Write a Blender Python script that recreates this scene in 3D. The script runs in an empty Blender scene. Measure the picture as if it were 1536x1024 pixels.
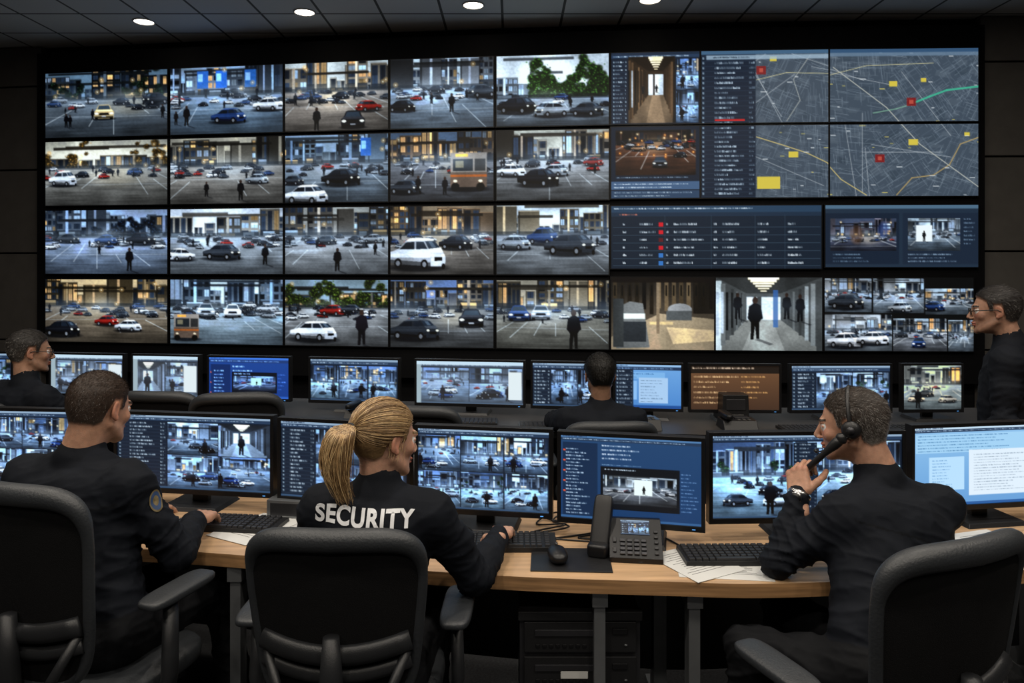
import bpy, bmesh, math, random
import numpy as np
from mathutils import Vector, Matrix
from mathutils.bvhtree import BVHTree
random.seed(7)
RG=np.random.default_rng(7)
SC=bpy.context.scene
SC.view_settings.view_transform='Standard'
SC.view_settings.look='None'
def link(o): SC.collection.objects.link(o); return o
def nrm(v): v=np.array(v,float); return v/np.linalg.norm(v)
# ------------------------------------------------------------------ materials
def pmat(name,col,rough=.5,metal=0,nvar=.15,nscale=6,bump=0,bscale=200,emit=0,spec=.5,attr=False,stretch=None,sss=0,coords='Object'):
    m=bpy.data.materials.new(name); m.use_nodes=True
    nt=m.node_tree; N=nt.nodes; L=nt.links
    b=N['Principled BSDF']
    b.inputs['Roughness'].default_value=rough; b.inputs['Metallic'].default_value=metal
    b.inputs['Specular IOR Level'].default_value=spec
    if sss:
        b.inputs['Subsurface Weight'].default_value=sss; b.inputs['Subsurface Radius'].default_value=(1,.35,.2); b.inputs['Subsurface Scale'].default_value=.006
    tc=N.new('ShaderNodeTexCoord'); mp=N.new('ShaderNodeMapping'); L.new(tc.outputs[coords],mp.inputs[0])
    if stretch: mp.inputs['Scale'].default_value=stretch
    nz=N.new('ShaderNodeTexNoise'); nz.inputs['Scale'].default_value=nscale; nz.inputs['Detail'].default_value=4
    L.new(mp.outputs[0],nz.inputs['Vector'])
    mx=N.new('ShaderNodeMix'); mx.data_type='RGBA'; mx.blend_type='MULTIPLY'; mx.inputs[0].default_value=1
    cr=N.new('ShaderNodeValToRGB'); cr.color_ramp.elements[0].position=.3; cr.color_ramp.elements[1].position=.7
    a=1-nvar; cc=1+nvar
    cr.color_ramp.elements[0].color=(a,a,a,1); cr.color_ramp.elements[1].color=(cc,cc,cc,1)
    L.new(nz.outputs[0],cr.inputs[0]); L.new(cr.outputs[0],mx.inputs[7])
    if attr:
        at=N.new('ShaderNodeAttribute'); at.attribute_name='Col'; L.new(at.outputs[0],mx.inputs[6])
    else: mx.inputs[6].default_value=(*col,1)
    L.new(mx.outputs[2],b.inputs['Base Color'])
    if bump:
        n2=N.new('ShaderNodeTexNoise'); n2.inputs['Scale'].default_value=bscale; n2.inputs['Detail'].default_value=2
        L.new(mp.outputs[0],n2.inputs['Vector'])
        bp=N.new('ShaderNodeBump'); bp.inputs['Strength'].default_value=bump; bp.inputs['Distance'].default_value=.002
        L.new(n2.outputs[0],bp.inputs['Height']); L.new(bp.outputs[0],b.inputs['Normal'])
    if emit:
        b.inputs['Emission Color'].default_value=(*col,1); b.inputs['Emission Strength'].default_value=emit
    return m
M={}
M['black']=pmat('black_plastic',(.010,.010,.011),.42,bump=.15,bscale=300)
M['bezel']=pmat('bezel_plastic',(.006,.006,.007),.38,spec=.4)
M['chairp']=pmat('chair_plastic',(.014,.015,.017),.42,bump=.3,bscale=400)
M['chairpad']=pmat('chair_vinyl',(.024,.027,.031),.46,bump=.5,bscale=150)
M['chairf']=pmat('chair_mesh_fabric',(.0045,.0045,.005),.85,bump=.9,bscale=500,spec=.2)
M['key']=pmat('key_plastic',(.016,.016,.018),.5)
M['metal']=pmat('leg_metal',(.24,.25,.26),.4,.7)
M['dmetal']=pmat('dark_metal',(.045,.045,.05),.4,.6)
M['wood']=pmat('desk_wood',(.49,.315,.175),.36,nvar=.25,nscale=3,bump=.15,bscale=30,stretch=(1,14,14))
M['woodedge']=pmat('desk_wood_edge',(.36,.20,.09),.42,nvar=.3,nscale=3,stretch=(1,14,30))
M['grey']=pmat('grey_laminate',(.035,.033,.032),.5)
M['paper']=pmat('paper',(.6,.6,.58),.8,nvar=.04)
M['wallb']=pmat('wall_paint_black',(.005,.005,.006),.8,bump=.1,spec=.2)
M['frame']=pmat('video_wall_frame',(.003,.003,.004),.7,spec=.2)
M['walld']=pmat('wall_panel_dark',(.085,.077,.070),.65,nvar=.1,bump=.2,bscale=80)
M['wallr']=pmat('wall_panel_grey',(.11,.101,.091),.65,nvar=.1,bump=.2,bscale=80)
M['wallo']=pmat('wall_paint_dark',(.03,.03,.03),.7,nvar=.1,bump=.2,bscale=80)
M['floor']=pmat('carpet_floor',(.03,.031,.034),.95,nvar=.4,nscale=90,bump=.6,bscale=300)
M['white']=pmat('white_print',(.72,.73,.75),.6,nvar=.03)
M['body']=pmat('clothing_fabric',(1,1,1),.78,attr=True,nvar=.10,nscale=20,bump=.35,bscale=650,spec=.16)
M['skin']=pmat('skin_surface',(1,1,1),.52,attr=True,nvar=.12,nscale=70,bump=.35,bscale=420,sss=.2,spec=.4)
M['hair']=pmat('hair_surface',(1,1,1),.5,attr=True,nvar=.2,nscale=60,spec=.35)
M['blond']=[pmat('blonde_hair_a',(.34,.21,.095),.36,nvar=.3,nscale=40),pmat('blonde_hair_b',(.52,.36,.18),.36,nvar=.25,nscale=40),pmat('blonde_hair_c',(.15,.085,.036),.42,nvar=.25,nscale=40)]
M['tie']=pmat('hair_tie',(.01,.01,.012),.7)
M['lampglow']=pmat('lamp_glow',(1,.88,.70),.5,emit=9)
M['ring']=pmat('lamp_trim',(.5,.5,.5),.4)
M['led']=pmat('led_blue',(.1,.4,1),.5,emit=.6)
M['patch']=pmat('patch_blue',(.02,.05,.13),.7)
M['gold']=pmat('patch_gold',(.16,.12,.05),.6)
M['steel']=pmat('watch_steel',(.45,.45,.46),.25,1)
def screenmat():
    m=bpy.data.materials.new('lcd_screen'); m.use_nodes=True; nt=m.node_tree
    b=nt.nodes['Principled BSDF']; b.inputs['Base Color'].default_value=(.01,.01,.01,1); b.inputs['Roughness'].default_value=.4; b.inputs['Specular IOR Level'].default_value=.3
    at=nt.nodes.new('ShaderNodeAttribute'); at.attribute_name='Col'
    nt.links.new(at.outputs[0],b.inputs['Emission Color']); b.inputs['Emission Strength'].default_value=1.0
    m.cycles.emission_sampling='NONE'
    return m
M['screen']=screenmat()
def ceilmat():
    m=bpy.data.materials.new('ceiling_tiles'); m.use_nodes=True; nt=m.node_tree; N=nt.nodes; L=nt.links
    b=N['Principled BSDF']; b.inputs['Roughness'].default_value=.8
    tc=N.new('ShaderNodeTexCoord'); br=N.new('ShaderNodeTexBrick'); br.offset=0; br.squash=1
    br.inputs['Scale'].default_value=1; br.inputs['Brick Width'].default_value=.62; br.inputs['Row Height'].default_value=.62
    br.inputs['Mortar Size'].default_value=.014; br.inputs['Mortar Smooth'].default_value=.1
    br.inputs['Color1'].default_value=(.76,.77,.78,1); br.inputs['Color2'].default_value=(.66,.67,.68,1); br.inputs['Mortar'].default_value=(.10,.10,.10,1)
    L.new(tc.outputs['Object'],br.inputs['Vector'])
    nz=N.new('ShaderNodeTexNoise'); nz.inputs['Scale'].default_value=60; L.new(tc.outputs['Object'],nz.inputs['Vector'])
    bp=N.new('ShaderNodeBump'); bp.inputs['Strength'].default_value=.3; bp.inputs['Distance'].default_value=.004
    L.new(nz.outputs[0],bp.inputs['Height']); L.new(bp.outputs[0],b.inputs['Normal'])
    L.new(br.outputs[0],b.inputs['Base Color']); return m
M['ceil']=ceilmat()
# ------------------------------------------------------------------ mesh helpers
def npmesh(name,V,F,mats,col=None,smooth=True,mi=None):
    me=bpy.data.meshes.new(name); V=np.asarray(V,np.float32); F=np.asarray(F,np.int32)
    k=F.shape[1]
    me.vertices.add(len(V)); me.vertices.foreach_set('co',V.ravel())
    me.loops.add(F.size); me.loops.foreach_set('vertex_index',F.ravel())
    me.polygons.add(len(F)); me.polygons.foreach_set('loop_start',np.arange(0,F.size,k,dtype=np.int32))
    me.update(calc_edges=True); me.validate()
    for m in mats: me.materials.append(m)
    me.polygons.foreach_set('use_smooth',np.full(len(me.polygons),smooth))
    if mi is not None: me.polygons.foreach_set('material_index',mi)
    if col is not None:
        a=me.attributes.new('Col','FLOAT_COLOR','POINT'); c=np.ones((len(V),4),np.float32); c[:,:3]=col; a.data.foreach_set('color',c.ravel())
    o=bpy.data.objects.new(name,me); return link(o)
def attach(ch,root):
    ch.parent=root; ch.matrix_parent_inverse=Matrix.Translation(-Vector(root.location)) if not root.get('rz') else (Matrix.Translation(root.location)@Matrix.Rotation(root['rz'],4,'Z')).inverted()
def empty(name,loc=(0,0,0)):
    e=bpy.data.objects.new(name,None); e.empty_display_size=.1; e.location=loc; return link(e)
class MB:
    def __init__(s): s.V=[];s.F=[];s.M=[];s.S=[]
    def add(s,vs,fs,mat,smooth=False):
        o=len(s.V); s.V+= [tuple(v) for v in vs]; 
        for f in fs: s.F.append([i+o for i in f]); s.M.append(mat); s.S.append(smooth)
    def box(s,c,sz,mat,R=None,tx=1,ty=1):
        vs=[]
        for z in(-.5,.5):
            fx=tx if z>0 else 1; fy=ty if z>0 else 1
            for x,y in((-.5,-.5),(.5,-.5),(.5,.5),(-.5,.5)):
                v=Vector((x*sz[0]*fx,y*sz[1]*fy,z*sz[2]))
                if R: v=R@v
                vs.append(v+Vector(c))
        s.add(vs,[(0,3,2,1),(4,5,6,7),(0,1,5,4),(1,2,6,5),(2,3,7,6),(3,0,4,7)],mat)
    def tube(s,pts,r,mat,n=12,closed=False,flat=1,up=None,smooth=True,caps=True):
        P=[Vector(p) for p in pts]; m=len(P)
        rr=r if hasattr(r,'__len__') else [r]*m
        vs=[];prev=None
        for i,p in enumerate(P):
            if closed: t=(P[(i+1)%m]-P[i-1])
            else: t=P[min(i+1,m-1)]-P[max(i-1,0)]
            t.normalize()
            if prev is None:
                a=Vector(up) if up else (Vector((0,0,1)) if abs(t.z)<.9 else Vector((1,0,0)))
            else: a=prev
            a=(a-t*a.dot(t)).normalized(); prev=a; b=t.cross(a)
            for k in range(n):
                th=2*math.pi*k/n; vs.append(p+a*math.cos(th)*rr[i]*flat+b*math.sin(th)*rr[i])
        fs=[]
        for i in range(m if closed else m-1):
            for k in range(n):
                j=(i+1)%m; fs.append((i*n+k,i*n+(k+1)%n,j*n+(k+1)%n,j*n+k))
        if caps and not closed: fs.append(tuple(range(n))[::-1]); fs.append(tuple((m-1)*n+k for k in range(n)))
        s.add(vs,fs,mat,smooth)
    def sup(s,c,r,e1,e2,mat,R=None,n=20,m=28):
        def q(w,e): return math.copysign(abs(w)**e,w)
        vs=[];
        for i in range(n+1):
            a=-math.pi/2+math.pi*i/n
            for j in range(m):
                b=2*math.pi*j/m
                v=Vector((r[0]*q(math.cos(a),e1)*q(math.cos(b),e2),r[1]*q(math.cos(a),e1)*q(math.sin(b),e2),r[2]*q(math.sin(a),e1)))
                if R: v=R@v
                vs.append(v+Vector(c))
        fs=[(i*m+j,i*m+(j+1)%m,(i+1)*m+(j+1)%m,(i+1)*m+j) for i in range(n) for j in range(m)]
        s.add(vs,fs,mat,True)
    def build(s,name,bevel=0,loc=(0,0,0),rz=0,parent=None,R=None):
        me=bpy.data.meshes.new(name); me.from_pydata([tuple(v) for v in s.V],[],s.F)
        ms=[]; 
        for m in s.M:
            if m not in ms: ms.append(m)
        for m in ms: me.materials.append(m)
        me.polygons.foreach_set('material_index',[ms.index(m) for m in s.M]); me.polygons.foreach_set('use_smooth',s.S)
        me.validate(); me.update()
        o=link(bpy.data.objects.new(name,me)); o.location=loc; o.rotation_euler=(0,0,rz)
        if bevel:
            b=o.modifiers.new('bevel','BEVEL'); b.width=bevel; b.segments=2; b.limit_method='ANGLE'; b.angle_limit=.7
        if parent: o.parent=parent
        return o
# ------------------------------------------------------------------ screen painter
def lin(c): c=np.clip(c,0,1); return np.where(c<=.04045,c/12.92,((c+.055)/1.055)**2.4)
def up2(rg,h,w,H,W):
    a=rg.random((h+2,w+2)); ys=np.linspace(0,h,H); xs=np.linspace(0,w,W); yi=ys.astype(int);xi=xs.astype(int); fy=(ys-yi)[:,None];fx=(xs-xi)[None]
    fy=fy*fy*(3-2*fy);fx=fx*fx*(3-2*fx)
    return (a[yi][:,xi]*(1-fy)+a[yi+1][:,xi]*fy)*(1-fx)+(a[yi][:,xi+1]*(1-fy)+a[yi+1][:,xi+1]*fy)*fx
def blur(A,n=1):
    for _ in range(n):
        P=np.pad(A,((1,1),(1,1),(0,0)),'edge'); A=(P[:-2,1:-1]+2*P[1:-1,1:-1]+P[2:,1:-1])/4
        P=np.pad(A,((0,0),(1,1),(0,0)),'edge'); A=(P[:,:-2]+2*P[:,1:-1]+P[:,2:])/4
    return A
class Cv:
    def __init__(s,x0,y0,x1,y1,K=1.9,bg=(.02,.03,.05)):
        s.x0,s.y0,s.x1,s.y1,s.K=x0,y0,x1,y1,K
        s.W=max(4,int(round((x1-x0)*K/2)*2)); s.H=max(4,int(round((y1-y0)*K/2)*2))
        s.kx=s.W/(x1-x0); s.ky=s.H/(y1-y0)
        s.A=np.zeros((s.H,s.W,3),np.float32)+np.array(bg,np.float32)
    def bb(s,xa,ya,xb,yb):
        i0=int(max(0,math.floor((xa-s.x0)*s.kx))); i1=int(min(s.W,math.ceil((xb-s.x0)*s.kx)))
        j0=int(max(0,math.floor((ya-s.y0)*s.ky))); j1=int(min(s.H,math.ceil((yb-s.y0)*s.ky)))
        return i0,i1,j0,j1
    def rect(s,xa,ya,xb,yb,c,a=1):
        i0=int(max(0,round((xa-s.x0)*s.kx))); i1=int(min(s.W,max(round((xb-s.x0)*s.kx),round((xa-s.x0)*s.kx)+1)))
        j0=int(max(0,round((ya-s.y0)*s.ky))); j1=int(min(s.H,max(round((yb-s.y0)*s.ky),round((ya-s.y0)*s.ky)+1)))
        if i1>i0 and j1>j0: s.A[j0:j1,i0:i1]=s.A[j0:j1,i0:i1]*(1-a)+np.array(c)*a
    def grid(s,b):
        i0,i1,j0,j1=b
        X=(np.arange(i0,i1)+.5)/s.kx+s.x0; Y=(np.arange(j0,j1)+.5)/s.ky+s.y0
        return np.meshgrid(X,Y)
    def put(s,b,m,c,a):
        i0,i1,j0,j1=b; m=(m*a)[...,None]; s.A[j0:j1,i0:i1]=s.A[j0:j1,i0:i1]*(1-m)+np.array(c)*m
    def ell(s,cx,cy,rx,ry,c,a=1,soft=0):
        b=s.bb(cx-rx,cy-ry,cx+rx,cy+ry)
        if b[1]<=b[0] or b[3]<=b[2]: return
        X,Y=s.grid(b); d=((X-cx)/rx)**2+((Y-cy)/ry)**2
        s.put(b,np.clip((1-d)*1.5,0,1) if soft else (d<1)*1.,c,a)
    def poly(s,P,c,a=1):
        xs=[p[0] for p in P]; ys=[p[1] for p in P]; b=s.bb(min(xs),min(ys),max(xs),max(ys))
        if b[1]<=b[0] or b[3]<=b[2]: return
        X,Y=s.grid(b); m=np.zeros(X.shape,bool); n=len(P)
        for i in range(n):
            ax,ay=P[i];bx,by=P[(i+1)%n]
            if ay==by: continue
            m^=((ay>Y)!=(by>Y))&(X<(bx-ax)*(Y-ay)/(by-ay)+ax)
        s.put(b,m*1.,c,a)
    def line(s,ax,ay,bx,by,w,c,a=1):
        w=max(w,.35); b=s.bb(min(ax,bx)-w,min(ay,by)-w,max(ax,bx)+w,max(ay,by)+w)
        if b[1]<=b[0] or b[3]<=b[2]: return
        X,Y=s.grid(b); L=(bx-ax)**2+(by-ay)**2+1e-9; t=np.clip(((X-ax)*(bx-ax)+(Y-ay)*(by-ay))/L,0,1)
        d=np.hypot(X-ax-t*(bx-ax),Y-ay-t*(by-ay)); s.put(b,np.clip((w/2+.3-d)*2,0,1),c,a)
    def grad(s,xa,ya,xb,yb,c0,c1):
        i0,i1,j0,j1=s.bb(xa,ya,xb,yb)
        if i1>i0 and j1>j0:
            t=np.linspace(0,1,j1-j0)[:,None,None]; s.A[j0:j1,i0:i1]=np.array(c0)*(1-t)+np.array(c1)*t
    def paste(s,o):
        i0=int(round((o.x0-s.x0)*s.kx)); j0=int(round((o.y0-s.y0)*s.ky)); h=min(o.H,s.H-j0); w=min(o.W,s.W-i0)
        if h>0 and w>0 and i0>=0 and j0>=0: s.A[j0:j0+h,i0:i0+w]=o.A[:h,:w]
    def noise(s,rg,amp): s.A*=1+amp*(rg.random((s.H,s.W,1))-.5)
    def out(s):
        A=s.A; return lin(A.reshape(s.H//2,2,s.W//2,2,3).mean((1,3)))
C_={'k':(.09,.10,.125),'w':(.86,.89,.93),'s':(.6,.64,.68),'d':(.2,.225,.26),'r':(.55,.13,.11),'b':(.15,.24,.42),'g':(.66,.6,.46),'o':(.55,.45,.36)}
def car(cv,x,y,L,k='k',kind='s',fl=1):
    c=np.array(C_[k]); cv.ell(x,y,.62*L,.085*L,(.03,.04,.06),.8,1)
    hh=1.3 if kind=='v' else 1.
    def T(*P): return [(x+fl*px*L,y+py*hh*L) for px,py in P]
    if kind in 'sv':
        hl=np.clip(c*1.15+.08,0,1)
        cv.poly(T((-.5,-.07),(-.51,-.17),(-.47,-.205),(-.33,-.245),(-.2,-.35),(.14,-.36),(.22,-.25),(.25,-.21),(.24,-.02),(-.1,-.035)),c*.72)
        cv.poly(T((-.5,-.14),(-.5,-.2),(-.33,-.245),(.22,-.25),(.25,-.21),(.24,-.13)),c*.95)
        cv.poly(T((-.5,-.07),(-.5,-.11),(.24,-.07),(.24,-.02),(-.1,-.035)),c*.35)
        cv.poly(T((.24,-.02),(.25,-.2),(.46,-.205),(.495,-.15),(.5,-.08),(.47,-.02)),c*.85)
        cv.poly(T((.2,-.25),(.25,-.2),(.46,-.205),(.42,-.265),(.3,-.275)),hl)
        cv.poly(T((-.2,-.35),(-.12,-.385),(.0,-.395),(.22,-.39),(.31,-.355),(.14,-.36)),hl)
        cv.poly(T((.14,-.355),(.21,-.25),(.40,-.265),(.31,-.355)),(.16,.2,.25)); cv.poly(T((.2,-.35),(.26,-.27),(.34,-.27),(.26,-.35)),(.4,.47,.54),.7)
        cv.poly(T((-.3,-.245),(-.19,-.335),(-.04,-.345),(-.04,-.245)),(.08,.1,.13)); cv.poly(T((-.01,-.245),(-.01,-.345),(.12,-.345),(.18,-.25)),(.12,.15,.19))
        cv.poly(T((.31,-.14),(.31,-.09),(.44,-.095),(.44,-.14)),(.03,.03,.04)); cv.line(*T((-.48,-.17))[0],*T((.22,-.18))[0],.6,hl,.7)
        for w,hy,rx in((-.33,-.06,.065),(.13,-.045,.062)): cv.ell(*T((w,hy))[0],rx*L,.085*L,(.02,.02,.03)); cv.ell(*T((w,hy))[0],rx*.55*L,.045*L,(.5,.52,.55))
        cv.ell(*T((.46,-.02))[0],.03*L,.05*L,(.02,.02,.03))
        for w in(.275,.455): cv.ell(*T((w,-.165))[0],.03*L,.022*L,(1,1,.95))
    elif kind=='f':
        cv.poly(T((-.45,-.02),(-.47,-.32),(-.36,-.42),(-.27,-.62),(-.18,-.66),(.18,-.66),(.27,-.62),(.36,-.42),(.47,-.32),(.45,-.02)),c)
        cv.poly(T((-.36,-.42),(-.42,-.34),(.42,-.34),(.36,-.42)),np.clip(c*1.3+.08,0,1))
        cv.poly(T((-.31,-.42),(-.23,-.6),(.23,-.6),(.31,-.42)),(.18,.23,.28)); cv.poly(T((-.25,-.18),(-.2,-.28),(.2,-.28),(.25,-.18)),(.03,.03,.04)); cv.rect(x-.44*L,y-.12*L,x+.44*L,y-.03*L,c*.4)
        for w in(-.35,.35): cv.ell(x+w*L,y-.25*L,.09*L,.045*L,(1,1,.95)); cv.rect(x+w*L-.07*L,y-.06*L,x+w*L+.07*L,y+.02*L,(.02,.02,.03))
        cv.rect(x-.1*L,y-.15*L,x+.1*L,y-.1*L,(.7,.72,.75))
    elif kind=='b':
        cv.rect(x-.42*L,y-.85*L,x+.45*L,y-.05*L,(.6,.57,.54)); cv.rect(x-.42*L,y-.4*L,x+.45*L,y-.05*L,(.42,.36,.32)); cv.rect(x-.36*L,y-.7*L,x+.12*L,y-.42*L,(.16,.18,.2)); cv.rect(x+.16*L,y-.7*L,x+.42*L,y-.42*L,(.2,.2,.2)); cv.rect(x-.30*L,y-.66*L,x-.1*L,y-.5*L,(.5,.48,.4))
        cv.rect(x-.42*L,y-.34*L,x+.45*L,y-.29*L,(.7,.4,.2)); cv.rect(x-.3*L,y-.82*L,x+.0*L,y-.75*L,(1,.75,.35))
        for w in(-.3,.3): cv.ell(x+w*L,y-.05*L,.1*L,.1*L,(.03,.03,.03)); cv.ell(x+w*L,y-.19*L,.05*L,.03*L,(1,.95,.85))
def man(cv,x,y,h,c=(.06,.07,.09)):
    cv.poly([(x,y),(x+.1*h,y-.02*h),(x+.45*h,y+.10*h),(x+.35*h,y+.13*h)],(.06,.07,.09),.45)
    cv.ell(x,y-.92*h,.065*h,.085*h,(.2,.15,.13)); cv.poly([(x-.15*h,y-.78*h),(x-.05*h,y-.85*h),(x+.05*h,y-.85*h),(x+.14*h,y-.8*h),(x+.19*h,y-.5*h),(x+.14*h,y-.47*h),(x+.10*h,y-.4*h),(x-.10*h,y-.4*h),(x-.14*h,y-.46*h),(x-.18*h,y-.5*h)],c)
    cv.poly([(x-.10*h,y-.45*h),(x+.01*h,y-.45*h),(x-.04*h,y),(x-.11*h,y)],np.array(c)*.8); cv.poly([(x-.01*h,y-.45*h),(x+.10*h,y-.45*h),(x+.10*h,y-.02*h),(x+.03*h,y-.02*h)],np.array(c)*.8)
def post(cv,rg,hz,haze=.2,bl=1,con=1.12):
    H,W=cv.H,cv.W; A=blur(cv.A,bl)
    A=A*(.86+.28*up2(rg,5,7,H,W)[...,None])*(.94+.12*up2(rg,H//4+1,W//5+1,H,W)[...,None])
    yy=np.linspace(0,1,H)[:,None,None]; hzm=haze*np.exp(-((yy-hz)/.14)**2)*(.3+1.2*up2(rg,3,6,H,W)[...,None]); A=A*(1-hzm)+np.array((.74,.82,.9))*hzm
    A=(A-.40)*con+.375
    A=A+blur(np.clip(A-.68,0,1),7)*.7
    g=A.mean(2,keepdims=True); A=g+(A-g)*1.04
    A*=1+.10*(rg.random((H,W,1))-.5); X=np.linspace(-1,1,W)[None,:,None]; A*=1.06-.16*X*X-.14*(2*yy-1)**2
    cv.A=np.clip(A,.012,1)
def block(cv,rg,x,w,top,bot,c,warm,lit=.45,big=1):
    c=np.array(c); cv.grad(x,top,x+w,bot,c*.75,c*1.1); cv.rect(x,top,x+max(.7,w*.08),bot,c*.5); cv.rect(x,top,x+w,top+1,c*1.4)
    style=rg.random()
    ny=max(1,int((bot-top)/rg.uniform(7*big,14*big))); nx=max(1,int(w/rg.uniform(5*big,11*big)))
    if style<.22: return
    for i in range(nx):
        for j in range(ny):
            xa=x+w*(i+.16)/nx; xb=x+w*(i+.86)/nx; ya=top+(bot-top)*(j+.14)/ny; yb=top+(bot-top)*(j+.82)/ny
            if style<.5: ya,yb=top+(bot-top)*.08,bot
            q=rg.random()
            if q<lit: wc=np.array((1,.84,.6) if rg.random()<warm else (.76,.86,.96))*rg.uniform(.5,1.05)
            else: wc=np.array((.09,.115,.15))*rg.uniform(.5,2.4)
            cv.rect(xa,ya,xb,yb,wc); cv.rect((xa+xb)/2-.3,ya,(xa+xb)/2+.3,yb,wc*.4,.7)
            if rg.random()<.5: cv.rect(xa,ya,xb,ya+(yb-ya)*rg.uniform(.2,.5),wc*rg.uniform(.4,1.3),.7)
            if style<.5: break
    cv.rect(x,bot-(bot-top)*.25,x+w,bot,(.08,.10,.13),.75)
    if rg.random()<.6: cv.rect(x+w*.15,bot-(bot-top)*.2,x+w*.75,bot-1,np.array((1,.86,.62) if rg.random()<warm else (.78,.88,.97))*rg.uniform(.6,1))
def cctv(b,seed,sky=(.75,.82,.88),bld=(.5,.53,.56),road=(.33,.37,.41),trees=None,warm=.3,hz=.42,far=14,cars=(),ppl=(),K=1.9,bh=1.0,scr=0,haze=.24,th=.3):
    rg=np.random.default_rng(seed); x0,y0,x1,y1=b; cv=Cv(x0,y0,x1,y1,K); W=x1-x0;H=y1-y0; yh=y0+hz*H
    sky=np.clip(np.array(sky)*1.05,0,1);bld=np.array(bld)*.95;road=np.clip(np.array(road)*1.15,0,.62)
    cv.grad(x0,y0,x1,yh+1,sky*.85,sky)
    if bh>0:
        x=x0-3
        while x<x1:
            w=rg.uniform(.05,.13)*W; top=yh-(hz*H)*bh*rg.uniform(.35,.9); block(cv,rg,x,w,top,yh,(bld*.5+sky*.38)*rg.uniform(.75,1.1),warm,.3,.8); x+=w*rg.uniform(.9,1.3)
        x=x0-4; gap=rg.uniform(.3,.6)
        while x<x1:
            w=rg.uniform(.1,.26)*W; u=(x+w/2-x0)/W
            if abs(u-gap)>.13 or bh>.95 and rg.random()<.3:
                top=yh-(hz*H)*bh*(rg.uniform(.75,1.25)); block(cv,rg,x,w,top,yh+H*.02,bld*rg.uniform(.35,1.25),warm,.42)
                if rg.random()<.6: cv.rect(x+w*.4,max(y0,top),x+w*.5,yh,bld*rg.uniform(1.1,1.7))
            x+=w*rg.uniform(.8,1.3)
        for k in range(2): yy=y0+rg.uniform(.0,hz*.4)*H; cv.rect(x0+W*rg.uniform(0,.3),yy,x1-W*rg.uniform(0,.5),yy+max(1.2,H*.04),bld*rg.uniform(.2,.5),.85)
        for k in range(scr):
            xx=x0+rg.uniform(.1,.8)*W; cv.rect(xx,y0+H*.06,xx+W*.1,yh-H*.1,(.2,.42,.72)); cv.rect(xx+1,y0+H*.1,xx+W*.05,yh-H*.2,(.6,.78,.92))
    if trees:
        tc,lo,hi,nt_=trees; tc=np.array(tc)
        for k in range(nt_):
            xx=x0+rg.uniform(lo,hi)*W
            if lo<.2 and hi>.8 and nt_<60 and .35<(xx-x0)/W<.65: continue
            yy=yh-rg.uniform(-.02,th)*H*(.62+.38*math.sin((xx-x0)/W*14+seed)+.3*abs((xx-x0)/W-.4)); r=rg.uniform(.03,.07)*H
            cv.ell(xx,yy,r*1.2,r,tc*.4,.9,1)
            for q in range(9): cv.ell(xx+rg.normal(0,r*.6),yy-r*.15+rg.normal(0,r*.5),r*.22,r*.18,np.clip(tc*rg.uniform(.5,2.1),0,1),.8,1)
    cv.grad(x0,yh,x1,y1,np.clip(road*1.4,0,.85),road*.6)
    i0,i1,j0,j1=cv.bb(x0,yh,x1,y1); t=up2(rg,(j1-j0)//3+1,4,j1-j0,i1-i0)*.5+up2(rg,9,7,j1-j0,i1-i0)*.5; cv.A[j0:j1,i0:i1]*=(.70+.6*t)[...,None]
    gx=x0+W*rg.uniform(.3,.7)
    for q in range(3): cv.ell(gx,yh+H*.08,W*(.1+.1*q),H*(.10+.08*q),(.85,.88,.9) if warm<.6 else (.92,.85,.7),.16,1)
    vx=x0+W*rg.uniform(.35,.65)
    for k in range(-6,7):
        if rg.random()<.65:
            t0=rg.uniform(.12,.5);t1=min(1,t0+rg.uniform(.2,.6)); xa=vx+k*W*.06;xb=vx+k*W*.26; cv.line(xa+(xb-xa)*t0,yh+(y1-yh)*t0,xa+(xb-xa)*t1,yh+(y1-yh)*t1,.9,(.86,.9,.92),.7)
    yy=yh+H*rg.uniform(.2,.35); cv.line(x0,yy,x1,yy+H*rg.uniform(-.04,.04),.8,(.8,.84,.87),.4)
    cv.rect(x0,yh-H*.045,x1,yh+H*.02,(.08,.10,.12),.6)
    for k in range(int(far*1.6)):
        L=W*rg.uniform(.07,.13); car(cv,x0+W*rg.random(),yh+H*(.03+.17*k/far/1.6),L,rg.choice(list('kkkwwssddbr')),'s',rg.choice([-1,1]))
    for k in range(5): man(cv,x0+W*rg.random(),yh+H*rg.uniform(.06,.22),H*rg.uniform(.09,.14))
    if warm>.1:
        for k in range(int(8*warm)+1):
            xx=x0+W*rg.random();yy=y0+H*rg.uniform(0.03,hz); cv.ell(xx,yy,H*.045,H*.045,(1,.8,.5),.38,1); cv.ell(xx,yy,.9,.9,(1,.98,.88))
    for c in cars: car(cv,*c)
    for p in ppl: man(cv,*p)
    post(cv,rg,hz,haze); return cv
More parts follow.
